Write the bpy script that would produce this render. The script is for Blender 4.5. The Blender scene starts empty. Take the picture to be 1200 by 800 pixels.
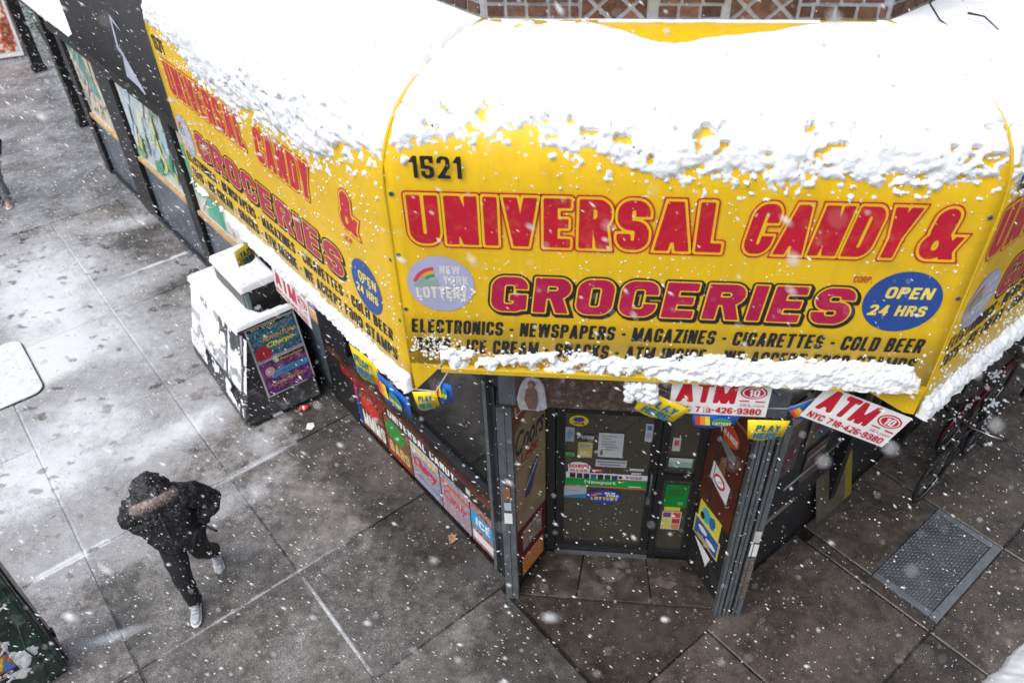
import bpy, math, random
import numpy as np
from mathutils import Vector, Matrix
R_ = math.radians
SC = bpy.context.scene
COL = SC.collection
rnd = random.Random(7)

# ------------------------------------------------------------------ camera
cam = bpy.data.cameras.new('camera'); camo = bpy.data.objects.new('camera', cam); COL.objects.link(camo)
cam.sensor_width = 36.0; cam.lens = 927.9 / 1200 * 36.0
cam.clip_start = 0.05; cam.clip_end = 500
_p, _r, _y = R_(39.683), R_(2.088), R_(7.078)
fw = Vector((-math.sin(_y) * math.cos(_p), math.cos(_y) * math.cos(_p), -math.sin(_p)))
rt = fw.cross(Vector((0, 0, 1))).normalized(); dn = fw.cross(rt)
r2 = rt * math.cos(_r) + dn * math.sin(_r); d2 = -rt * math.sin(_r) + dn * math.cos(_r)
camo.matrix_world = Matrix.Translation((-0.41, -4.30, 6.8)) @ Matrix((r2, -d2, -fw)).transposed().to_4x4()
cam.dof.use_dof = True; cam.dof.focus_distance = 5.6; cam.dof.aperture_fstop = 1.8
SC.camera = camo

# ------------------------------------------------------------------ overcast light
SUN_EL, SUN_AZ = 58.0, -32.0          # azimuth of the sun, degrees clockwise from -Y towards -X is positive
w = bpy.data.worlds.new('World'); SC.world = w; w.use_nodes = True
nt = w.node_tree; bg = nt.nodes['Background']
sky = nt.nodes.new('ShaderNodeTexSky'); sky.sky_type = 'NISHITA'; sky.sun_disc = False
sky.sun_elevation = R_(SUN_EL); sky.sun_rotation = R_(212)
sky.air_density = 1.6; sky.dust_density = 4.0; sky.ozone_density = 1.0
hs = nt.nodes.new('ShaderNodeHueSaturation'); hs.inputs['Saturation'].default_value = 0.38
nt.links.new(sky.outputs[0], hs.inputs['Color']); _tc = nt.nodes.new('ShaderNodeTexCoord'); _sx = nt.nodes.new('ShaderNodeSeparateXYZ'); nt.links.new(_tc.outputs['Generated'], _sx.inputs[0])
_mr = nt.nodes.new('ShaderNodeMapRange'); _mr.inputs[1].default_value = 0.0; _mr.inputs[2].default_value = 1.0; _mr.inputs[3].default_value = 0.32; _mr.inputs[4].default_value = 1.75   # overcast sky: zenith brighter than horizon
nt.links.new(_sx.outputs[2], _mr.inputs[0]); _vm = nt.nodes.new('ShaderNodeVectorMath'); _vm.operation = 'SCALE'
nt.links.new(hs.outputs[0], _vm.inputs[0]); nt.links.new(_mr.outputs[0], _vm.inputs['Scale']); nt.links.new(_vm.outputs[0], bg.inputs[0])
bg.inputs[1].default_value = 0.15
sl = bpy.data.lights.new('sun', 'SUN'); sl.energy = 1.2; sl.angle = R_(35); sl.color = (1, 0.98, 0.95)
so = bpy.data.objects.new('sun', sl); COL.objects.link(so)
so.rotation_euler = Vector((0.80, 0.42, -1.15)).to_track_quat('-Z', 'Y').to_euler()
SC.view_settings.view_transform = 'Standard'; SC.view_settings.look = 'None'
SC.view_settings.exposure = 0.13; SC.view_settings.gamma = 1

# ------------------------------------------------------------------ materials
MATS = {}
def nodes(m):
    m.use_nodes = True
    t = m.node_tree
    return t, t.nodes['Principled BSDF']
def lk(t, a, b): t.links.new(a, b)
def mat(name, col, rough=0.6, metal=0.0, var=0.12, scale=6.0, bump=0.0, bscale=60.0, dirt=None, dirt_amt=0.35, dirt_scale=3.0, spec=None, obj_rand=0.0, alpha=None):
    if name in MATS: return MATS[name]
    m = bpy.data.materials.new(name); MATS[name] = m
    t, b = nodes(m)
    geo = t.nodes.new('ShaderNodeNewGeometry')
    n = t.nodes.new('ShaderNodeTexNoise'); n.inputs['Scale'].default_value = scale; n.inputs['Detail'].default_value = 5
    lk(t, geo.outputs['Position'], n.inputs['Vector'])
    ramp = t.nodes.new('ShaderNodeMapRange'); ramp.inputs[1].default_value = 0.3; ramp.inputs[2].default_value = 0.7
    ramp.inputs[3].default_value = 1 - var; ramp.inputs[4].default_value = 1 + var
    lk(t, n.outputs[0], ramp.inputs[0])
    mul = t.nodes.new('ShaderNodeVectorMath'); mul.operation = 'SCALE'
    mul.inputs[0].default_value = col[:3]; lk(t, ramp.outputs[0], mul.inputs['Scale'])
    out = mul.outputs[0]
    if obj_rand:
        oi = t.nodes.new('ShaderNodeObjectInfo'); h = t.nodes.new('ShaderNodeMapRange')
        h.inputs[3].default_value = 1 - obj_rand; h.inputs[4].default_value = 1 + obj_rand
        lk(t, oi.outputs['Random'], h.inputs[0])
        mm = t.nodes.new('ShaderNodeVectorMath'); mm.operation = 'SCALE'
        lk(t, out, mm.inputs[0]); lk(t, h.outputs[0], mm.inputs['Scale']); out = mm.outputs[0]
    if dirt is not None:
        n2 = t.nodes.new('ShaderNodeTexNoise'); n2.inputs['Scale'].default_value = dirt_scale; n2.inputs['Detail'].default_value = 8; n2.inputs['Roughness'].default_value = 0.65
        lk(t, geo.outputs['Position'], n2.inputs['Vector'])
        r = t.nodes.new('ShaderNodeMapRange'); r.inputs[1].default_value = 0.52; r.inputs[2].default_value = 0.68
        r.inputs[4].default_value = dirt_amt; lk(t, n2.outputs[0], r.inputs[0])
        mx = t.nodes.new('ShaderNodeMix'); mx.data_type = 'RGBA'
        lk(t, r.outputs[0], mx.inputs[0]); lk(t, out, mx.inputs[6]); mx.inputs[7].default_value = (*dirt[:3], 1)
        out = mx.outputs[2]
    lk(t, out, b.inputs['Base Color'])
    b.inputs['Roughness'].default_value = rough; b.inputs['Metallic'].default_value = metal
    if spec is not None: b.inputs['Specular IOR Level'].default_value = spec
    if bump:
        n3 = t.nodes.new('ShaderNodeTexNoise'); n3.inputs['Scale'].default_value = bscale; n3.inputs['Detail'].default_value = 4
        lk(t, geo.outputs['Position'], n3.inputs['Vector'])
        bp = t.nodes.new('ShaderNodeBump'); bp.inputs['Strength'].default_value = 1.0; bp.inputs['Distance'].default_value = bump
        lk(t, n3.outputs[0], bp.inputs['Height']); lk(t, bp.outputs[0], b.inputs['Normal'])
    return m
def paint(c, rough=0.45):
    return mat('paint_%02x%02x%02x_%d' % (int(c[0] * 255), int(c[1] * 255), int(c[2] * 255), int(rough * 100)), c, rough, var=0.08)
def collage(name, cols, scale=12.0, rough=0.35, stretch=(1, 1, 1)):
    """printed picture read as patches of several colours"""
    if name in MATS: return MATS[name]
    m = bpy.data.materials.new(name); MATS[name] = m
    t, b = nodes(m)
    geo = t.nodes.new('ShaderNodeNewGeometry'); mp = t.nodes.new('ShaderNodeMapping'); mp.inputs['Scale'].default_value = stretch
    lk(t, geo.outputs['Position'], mp.inputs[0])
    n0 = t.nodes.new('ShaderNodeTexNoise'); n0.inputs['Scale'].default_value = scale * 0.7; n0.inputs['Detail'].default_value = 3
    lk(t, mp.outputs[0], n0.inputs['Vector'])
    mx = t.nodes.new('ShaderNodeVectorMath'); mx.operation = 'MULTIPLY_ADD'
    mx.inputs[1].default_value = (0.12, 0.12, 0.12); lk(t, n0.outputs['Color'], mx.inputs[0]); lk(t, mp.outputs[0], mx.inputs[2])
    v = t.nodes.new('ShaderNodeTexNoise'); v.inputs['Scale'].default_value = scale; v.inputs['Detail'].default_value = 6; v.inputs['Roughness'].default_value = 0.62
    lk(t, mx.outputs[0], v.inputs['Vector'])
    cr = t.nodes.new('ShaderNodeValToRGB'); cr.color_ramp.interpolation = 'B_SPLINE' if len(cols) < 5 else 'EASE'
    el = cr.color_ramp.elements
    k = len(cols)
    while len(el) < k: el.new(0.5)
    for i, c in enumerate(cols):
        el[i].position = 0.32 + 0.36 * i / (k - 1); el[i].color = (*c, 1)
    lk(t, v.outputs[0], cr.inputs[0]); lk(t, cr.outputs[0], b.inputs['Base Color'])
    b.inputs['Roughness'].default_value = rough
    return m

M_YEL = mat('awning_yellow', (0.77, 0.49, 0.008), 0.42, var=0.04, scale=2.5, dirt=(0.30, 0.19, 0.02), dirt_amt=0.22, dirt_scale=4.0, bump=0.004, bscale=3.0)
M_YELD = mat('hem_yellow', (0.62, 0.42, 0.02), 0.5, dirt=(0.25, 0.17, 0.05), dirt_amt=0.4)
M_BLK = mat('black_metal', (0.012, 0.012, 0.014), 0.38, var=0.2)
M_BLKW = mat('black_wall', (0.016, 0.016, 0.018), 0.5, var=0.3, dirt=(0.05, 0.05, 0.055), dirt_amt=0.4)
M_CANV = mat('black_canvas', (0.03, 0.031, 0.036), 0.75, var=0.15, bump=0.003, bscale=30)
M_STEEL = mat('grey_steel', (0.17, 0.195, 0.22), 0.38, metal=0.5, var=0.15, scale=9, dirt=(0.08, 0.07, 0.06), dirt_amt=0.5, dirt_scale=8)
M_DSTEEL = mat('dark_steel', (0.03, 0.034, 0.04), 0.35, metal=0.3, var=0.2)
M_ALU = mat('grating_steel', (0.22, 0.235, 0.26), 0.4, metal=0.6, var=0.2, scale=12, dirt=(0.05, 0.05, 0.05), dirt_amt=0.5, dirt_scale=6)
M_RUST = mat('weathered_wood', (0.10, 0.065, 0.052), 0.7, var=0.4, scale=25, dirt=(0.30, 0.29, 0.28), dirt_amt=0.6, dirt_scale=14, bump=0.004, bscale=50)
M_RED = mat('print_red', (0.50, 0.006, 0.028), 0.4, var=.10, scale=5, dirt=(.62, .12, .05), dirt_amt=.35, dirt_scale=14)
M_MAG = mat('print_magenta', (0.42, 0.006, 0.065), 0.4, var=.10, scale=5, dirt=(.5, .08, .12), dirt_amt=.35, dirt_scale=14)
M_INK = mat('print_black', (0.012, 0.012, 0.014), 0.5, var=.2, dirt=(.05, .045, .03), dirt_amt=.5, dirt_scale=20)
M_YPRT = paint((0.80, 0.50, 0.01), 0.4)
M_BLUE = paint((0.02, 0.07, 0.30), 0.4)
M_WHITE = paint((0.78, 0.78, 0.80), 0.45)
M_BRICK = mat('brown_brick', (0.115, 0.055, 0.038), 0.85, var=0.35, scale=30, obj_rand=0.55, bump=0.004, bscale=80, dirt=(0.06, 0.045, 0.045), dirt_amt=0.6, dirt_scale=20)
M_MORTAR = mat('grey_mortar', (0.30, 0.315, 0.34), 0.9, var=0.15, scale=30, bump=0.003)
M_SNOW = mat('snow', (0.80, 0.83, 0.885), 0.7, var=0.015, scale=8, bump=0.004, bscale=120)
M_FLAKE = mat('falling_snow', (0.93, 0.94, 0.96), 0.6, var=0.0)
_t = M_FLAKE.node_tree; _o = _t.nodes['Material Output']; _tr = _t.nodes.new('ShaderNodeBsdfTransparent'); _m = _t.nodes.new('ShaderNodeMixShader'); _m.inputs[0].default_value = .28
_t.links.new(_t.nodes['Principled BSDF'].outputs[0], _m.inputs[1]); _t.links.new(_tr.outputs[0], _m.inputs[2]); _t.links.new(_m.outputs[0], _o.inputs[0])
M_SKINB = mat('black_nylon', (0.010, 0.011, 0.015), 0.55, var=0.3, scale=18, bump=0.014, bscale=26, dirt=(.35, .37, .42), dirt_amt=.28, dirt_scale=38)
M_TROU = mat('black_trousers', (0.014, 0.014, 0.017), 0.6, var=0.3, scale=20, bump=0.004, bscale=25)
M_FUR = mat('brown_fur', (0.34, 0.285, 0.27), 0.9, var=0.35, scale=40, dirt=(0.10, 0.07, 0.06), dirt_amt=0.6, dirt_scale=30)
M_FACE = mat('skin_tone', (0.36, 0.20, 0.14), 0.5, var=0.08)
M_RUBBER = mat('rubber', (0.015, 0.015, 0.016), 0.7)
M_CHROME = mat('bicycle_chrome', (0.30, 0.31, 0.33), 0.2, metal=1.0, var=0.05)

_t, _b = M_YEL.node_tree, M_YEL.node_tree.nodes['Principled BSDF']
_src = _b.inputs['Base Color'].links[0].from_socket; _geo = _t.nodes.new('ShaderNodeNewGeometry')
_mp = _t.nodes.new('ShaderNodeMapping'); _mp.inputs['Scale'].default_value = (16, 16, .9); lk(_t, _geo.outputs['Position'], _mp.inputs[0])
_n = _t.nodes.new('ShaderNodeTexNoise'); _n.inputs['Scale'].default_value = 1.0; _n.inputs['Detail'].default_value = 6; _n.inputs['Roughness'].default_value = .7; lk(_t, _mp.outputs[0], _n.inputs['Vector'])
_r = _t.nodes.new('ShaderNodeMapRange'); _r.inputs[1].default_value = .48; _r.inputs[2].default_value = .75; _r.inputs[4].default_value = .38; lk(_t, _n.outputs[0], _r.inputs[0])
_x = _t.nodes.new('ShaderNodeMix'); _x.data_type = 'RGBA'; lk(_t, _r.outputs[0], _x.inputs[0]); lk(_t, _src, _x.inputs[6]); _x.inputs[7].default_value = (.52, .33, .015, 1); lk(_t, _x.outputs[2], _b.inputs['Base Color'])
_mp2 = _t.nodes.new('ShaderNodeMapping'); _mp2.inputs['Scale'].default_value = (1.1, 1.1, 55); lk(_t, _geo.outputs['Position'], _mp2.inputs[0])
_n2 = _t.nodes.new('ShaderNodeTexNoise'); _n2.inputs['Scale'].default_value = 1.0; _n2.inputs['Detail'].default_value = 4; lk(_t, _mp2.outputs[0], _n2.inputs['Vector'])
_r2 = _t.nodes.new('ShaderNodeMapRange'); _r2.inputs[1].default_value = .70; _r2.inputs[2].default_value = .78; _r2.inputs[4].default_value = .55; lk(_t, _n2.outputs[0], _r2.inputs[0])
_x2 = _t.nodes.new('ShaderNodeMix'); _x2.data_type = 'RGBA'; lk(_t, _r2.outputs[0], _x2.inputs[0]); lk(_t, _x.outputs[2], _x2.inputs[6]); _x2.inputs[7].default_value = (.16, .11, .02, 1); lk(_t, _x2.outputs[2], _b.inputs['Base Color'])

def glass_mat(name, tint, rough=0.04, ior=1.9):
    if name in MATS: return MATS[name]
    m = bpy.data.materials.new(name); MATS[name] = m
    t, b = nodes(m); b.inputs['Base Color'].default_value = (*tint, 1)
    b.inputs['Roughness'].default_value = rough; b.inputs['IOR'].default_value = 1.5
    # clear pane: mostly see-through, the rest a mirror-like coat
    tr = t.nodes.new('ShaderNodeBsdfTransparent'); tr.inputs[0].default_value = (*tint, 1)
    gl = t.nodes.new('ShaderNodeBsdfGlossy'); gl.inputs['Roughness'].default_value = rough
    fr = t.nodes.new('ShaderNodeFresnel'); fr.inputs[0].default_value = ior
    mx = t.nodes.new('ShaderNodeMixShader'); lk(t, fr.outputs[0], mx.inputs[0]); lk(t, tr.outputs[0], mx.inputs[1]); lk(t, gl.outputs[0], mx.inputs[2])
    lk(t, mx.outputs[0], t.nodes['Material Output'].inputs[0])
    return m
M_GLASS = glass_mat('shop_glass', (0.62, 0.64, 0.64), 0.06, 2.4)
M_DGLASS = glass_mat('dusty_door_glass', (0.8, 0.78, 0.68), 0.04)
_t = M_DGLASS.node_tree; _o = _t.nodes['Material Output']; _l = _o.inputs[0].links[0].from_socket; _d = _t.nodes.new('ShaderNodeBsdfDiffuse'); _d.inputs[0].default_value = (.30, .28, .22, 1); _m = _t.nodes.new('ShaderNodeMixShader'); _m.inputs[0].default_value = .13
_t.links.new(_l, _m.inputs[1]); _t.links.new(_d.outputs[0], _m.inputs[2]); _t.links.new(_m.outputs[0], _o.inputs[0])

# snow-dusted wet concrete: snow lies where the sidewalk is open and trodden least
def ground_mat(name, base, snow_bias, spots, wet=0.5):
    m = bpy.data.materials.new(name); MATS[name] = m
    t, b = nodes(m)
    geo = t.nodes.new('ShaderNodeNewGeometry'); P = geo.outputs['Position']
    def N(scale, detail=6, rough=0.6):
        n = t.nodes.new('ShaderNodeTexNoise'); n.inputs['Scale'].default_value = scale; n.inputs['Detail'].default_value = detail; n.inputs['Roughness'].default_value = rough
        lk(t, P, n.inputs['Vector']); return n.outputs[0]
    def M(op, a, c, cl=False):
        q = t.nodes.new('ShaderNodeMath'); q.operation = op; q.use_clamp = cl
        for i, x in enumerate((a, c)):
            if x is None: continue
            if hasattr(x, 'is_linked') or not isinstance(x, (int, float)): lk(t, x, q.inputs[i])
            else: q.inputs[i].default_value = x
        return q.outputs[0]
    def MR(x, a, c, d=0.0, e=1.0):
        q = t.nodes.new('ShaderNodeMapRange'); q.interpolation_type = 'SMOOTHSTEP'
        lk(t, x, q.inputs[0]); q.inputs[1].default_value = a; q.inputs[2].default_value = c; q.inputs[3].default_value = d; q.inputs[4].default_value = e
        return q.outputs[0]
    acc = None
    for (x, y, rx, ry, ang, amp) in spots:
        mp = t.nodes.new('ShaderNodeMapping'); mp.vector_type = 'TEXTURE'
        mp.inputs['Location'].default_value = (x, y, 0); mp.inputs['Rotation'].default_value = (0, 0, R_(ang)); mp.inputs['Scale'].default_value = (rx, ry, 50)
        lk(t, P, mp.inputs[0])
        ln = t.nodes.new('ShaderNodeVectorMath'); ln.operation = 'LENGTH'; lk(t, mp.outputs[0], ln.inputs[0])
        g = MR(ln.outputs['Value'], 0.15, 1.0, amp, 0.0)
        acc = g if acc is None else M('ADD', acc, g)
    big = N(1.6, 5, 0.6); mid = N(9, 7, 0.7); fine = N(70, 3, 0.7); grit = N(105, 3, 0.8)
    k = M('ADD', M('MULTIPLY', big, 0.9), M('MULTIPLY', mid, 0.7))
    k = M('ADD', k, M('ADD', M('MULTIPLY', fine, 1.1), M('MULTIPLY', grit, 1.0)))
    k = M('ADD', k, snow_bias - 0.82)
    if acc is not None: k = M('ADD', k, acc)
    wacc = None
    for (x, y, rx, ry, ang) in WET:
        mp = t.nodes.new('ShaderNodeMapping'); mp.vector_type = 'TEXTURE'
        mp.inputs['Location'].default_value = (x, y, 0); mp.inputs['Rotation'].default_value = (0, 0, R_(ang)); mp.inputs['Scale'].default_value = (rx, ry, 50)
        lk(t, P, mp.inputs[0]); ln = t.nodes.new('ShaderNodeVectorMath'); ln.operation = 'LENGTH'; lk(t, mp.outputs[0], ln.inputs[0])
        g = MR(M('ADD', ln.outputs['Value'], M('MULTIPLY', M('SUBTRACT', N(2.6, 6, .65), .5), 1.1)), 0.72, 1.02, 1.0, 0.0)
        wacc = g if wacc is None else M('MAXIMUM', wacc, g)
    k = M('SUBTRACT', k, M('MULTIPLY', wacc, 0.45))
    # trodden spots
    nv = t.nodes.new('ShaderNodeTexNoise'); nv.inputs['Scale'].default_value = 7; nv.inputs['Detail'].default_value = 3; lk(t, P, nv.inputs['Vector'])
    wv = t.nodes.new('ShaderNodeVectorMath'); wv.operation = 'MULTIPLY_ADD'; wv.inputs[1].default_value = (.22, .22, 0); lk(t, nv.outputs['Color'], wv.inputs[0]); lk(t, P, wv.inputs[2])
    foot = None
    for sc_, rt_, st__ in ((3.1, 35, (1, 1.7, 1)), (4.3, -50, (1, 1.6, 1))):
        mpv = t.nodes.new('ShaderNodeMapping'); mpv.inputs['Rotation'].default_value = (0, 0, R_(rt_)); mpv.inputs['Scale'].default_value = st__; lk(t, wv.outputs[0], mpv.inputs[0])
        vo = t.nodes.new('ShaderNodeTexVoronoi'); vo.inputs['Scale'].default_value = sc_; lk(t, mpv.outputs[0], vo.inputs['Vector'])
        f1 = M('MULTIPLY', MR(vo.outputs['Distance'], 0.16, 0.34, 1.0, 0.0), MR(vo.outputs['Color'], 0.60, 0.68))
        foot = f1 if foot is None else M('MAXIMUM', foot, f1)
    k2 = M('SUBTRACT', k, M('MULTIPLY', foot, 0.55))
    snow = MR(k2, 1.12, 1.50)
    heavy = MR(k2, 1.48, 2.0)
    # concrete colour
    cmix = t.nodes.new('ShaderNodeMix'); cmix.data_type = 'RGBA'
    cmix.inputs[6].default_value = (*[c * 0.45 for c in base], 1); cmix.inputs[7].default_value = (*[c * 1.35 for c in base], 1)
    lk(t, MR(M('ADD', M('MULTIPLY', mid, 0.5), M('MULTIPLY', big, 0.5)), 0.36, 0.64), cmix.inputs[0])
    oi = t.nodes.new('ShaderNodeObjectInfo')
    sc = t.nodes.new('ShaderNodeVectorMath'); sc.operation = 'SCALE'; lk(t, cmix.outputs[2], sc.inputs[0])
    lk(t, M('MULTIPLY', M('MULTIPLY', MR(oi.outputs['Random'], 0, 1, 0.66, 1.22), MR(grit, 0.33, 0.67, 0.38, 1.75)), M('SUBTRACT', 1.0, M('MULTIPLY', wacc, 0.52))), sc.inputs['Scale'])
    # dark gum and grit specks
    v2 = t.nodes.new('ShaderNodeTexVoronoi'); v2.inputs['Scale'].default_value = 14; lk(t, P, v2.inputs['Vector'])
    gum = M('MULTIPLY', MR(v2.outputs['Distance'], 0.10, 0.16, 1, 0), MR(v2.outputs['Color'], 0.62, 0.66))
    gm = t.nodes.new('ShaderNodeMix'); gm.data_type = 'RGBA'; lk(t, M('MULTIPLY', gum, 0.7), gm.inputs[0]); lk(t, sc.outputs[0], gm.inputs[6]); gm.inputs[7].default_value = (0.012, 0.011, 0.011, 1)
    s1 = t.nodes.new('ShaderNodeMix'); s1.data_type = 'RGBA'
    lk(t, M('MULTIPLY', snow, 0.62), s1.inputs[0]); lk(t, gm.outputs[2], s1.inputs[6]); s1.inputs[7].default_value = (0.40, 0.41, 0.445, 1)
    s2 = t.nodes.new('ShaderNodeMix'); s2.data_type = 'RGBA'
    lk(t, heavy, s2.inputs[0]); lk(t, s1.outputs[2], s2.inputs[6]); s2.inputs[7].default_value = (0.60, 0.62, 0.66, 1)
    lk(t, s2.outputs[2], b.inputs['Base Color'])
    wetn = MR(N(1.4, 5), 0.38, 0.62, 0.10 + 0.25 * (1 - wet), 0.42)
    rr = M('SUBTRACT', M('ADD', wetn, M('MULTIPLY', snow, 0.35)), M('MULTIPLY', wacc, 0.12), True)
    lk(t, rr, b.inputs['Roughness']); b.inputs['Specular IOR Level'].default_value = 0.5
    bp = t.nodes.new('ShaderNodeBump'); bp.inputs['Distance'].default_value = 0.004; bp.inputs['Strength'].default_value = 0.7
    lk(t, M('ADD', M('ADD', M('MULTIPLY', grit, 0.5), M('MULTIPLY', fine, 0.6)), M('MULTIPLY', heavy, 1.6)), bp.inputs['Height']); lk(t, bp.outputs[0], b.inputs['Normal'])
    return m
WET = [(-2.25, 2.0, 3.4, 1.45, 135), (1.5, -.1, 4.2, 1.7, 38), (-.1, -.5, 1.5, .9, 0), (6.0, 3.6, 4.5, 1.8, 45)]
SPOTS = [(-2.69, -.42, 1.0, .034, -45, .72), (-3.49, -.184, 1.4, .032, 45, .66), (-4.14, 1.456, .65, .07, 45, .75), (-5.6, .03, .7, .07, 45, .5), (-6.9, 5.6, 1.2, .06, 45, .8), (-6.9, 1.7, 4.2, 3.4, 135, 0.42), (-7.5, 5.0, 4.0, 2.6, 135, 0.14), (-8.7, 4.7, 3.0, 1.7, -45, 0.80), (-6.6, 1.3, 2.1, 1.5, 45, 0.52), (-5.0, 2.15, 1.3, 0.42, 50, 0.62), (-8.2, 6.5, 0.9, 0.35, 20, 0.6),
         (-5.5, 0.1, 1.3, 0.6, 45, 0.30), (-4.75, -0.75, 0.45, 0.10, 25, 0.8), (-4.0, 2.0, 0.8, 0.5, 45, 0.35), (-6.4, 3.6, 1.6, 1.2, 0, 0.34),
         (-7.9, 2.7, 1.3, 0.9, 45, 0.8), (3.9, 0.75, 1.0, 0.10, -45, 0.30), (-6.8, 5.2, 1.5, 0.5, 40, 0.38), (-4.2, 0.9, 1.6, 0.3, 45, 0.25), (-2.6, 0.0, 0.10, 1.2, -45, 0.1)]
M_SLAB = ground_mat('wet_concrete', (0.150, 0.141, 0.138), 0.0, SPOTS)
M_SLAB2 = ground_mat('wet_brown_concrete_shaded', (0.128, 0.108, 0.097), -0.02, SPOTS, 0.9)  # wet brown concrete, its base also darkened for the shade under the right awning
M_ASPH = ground_mat('wet_asphalt', (0.15, 0.152, 0.16), 0.10, SPOTS, 0.7)
M_JOINT = ground_mat('joint_grit', (0.03, 0.028, 0.027), 0.12, SPOTS)
M_STONE = mat('threshold_stone', (0.052, 0.043, 0.037), 0.3, var=0.6, scale=6, dirt=(0.15, 0.13, 0.115), dirt_amt=0.85, dirt_scale=4.5, bump=0.010, bscale=14)

# ------------------------------------------------------------------ frames and mesh helpers
class Frame:
    def __init__(s, o, r, n, up=(0, 0, 1)):
        s.o = np.array(o, float); s.r = np.array(r, float); s.n = np.array(n, float); s.up = np.array(up, float)
        s.r /= np.linalg.norm(s.r); s.n /= np.linalg.norm(s.n)
    def at(s, u, p, z): return s.o + s.r * u + s.n * p + s.up * z
    def many(s, u, p, z):
        u, p, z = np.broadcast_arrays(np.asarray(u, float), np.asarray(p, float), np.asarray(z, float))
        return s.o + u[..., None] * s.r + p[..., None] * s.n + z[..., None] * s.up
    def sub(s, u, p, z, ang=0.0, pitch=0.0):
        a = R_(ang); r = s.r * math.cos(a) + s.up * math.sin(a); up = -s.r * math.sin(a) + s.up * math.cos(a)
        b = R_(pitch); n = s.n * math.cos(b) + up * math.sin(b); up2 = -s.n * math.sin(b) + up * math.cos(b)
        return Frame(s.at(u, p, z), r, n, up2)
q = math.sqrt(0.5)
FF = Frame((0, 0, 0), (1, 0, 0), (0, -1, 0))
LF = Frame((-1.03, 0, 0), (q, -q, 0), (-q, -q, 0))           # u runs towards the corner, negative down the street
RF = Frame((1.04, 0, 0), (q, q, 0), (q, -q, 0))
NF = Frame((-4.495, 3.606, 0), (0.722, -0.692, 0), (-0.692, -0.722, 0))   # neighbour's front, u negative down the street
SF = Frame((0, 0, 0), (q, q, 0), (-q, q, 0))                 # sidewalk axes: r = a, n = b
T22 = math.tan(R_(22.5))

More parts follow.
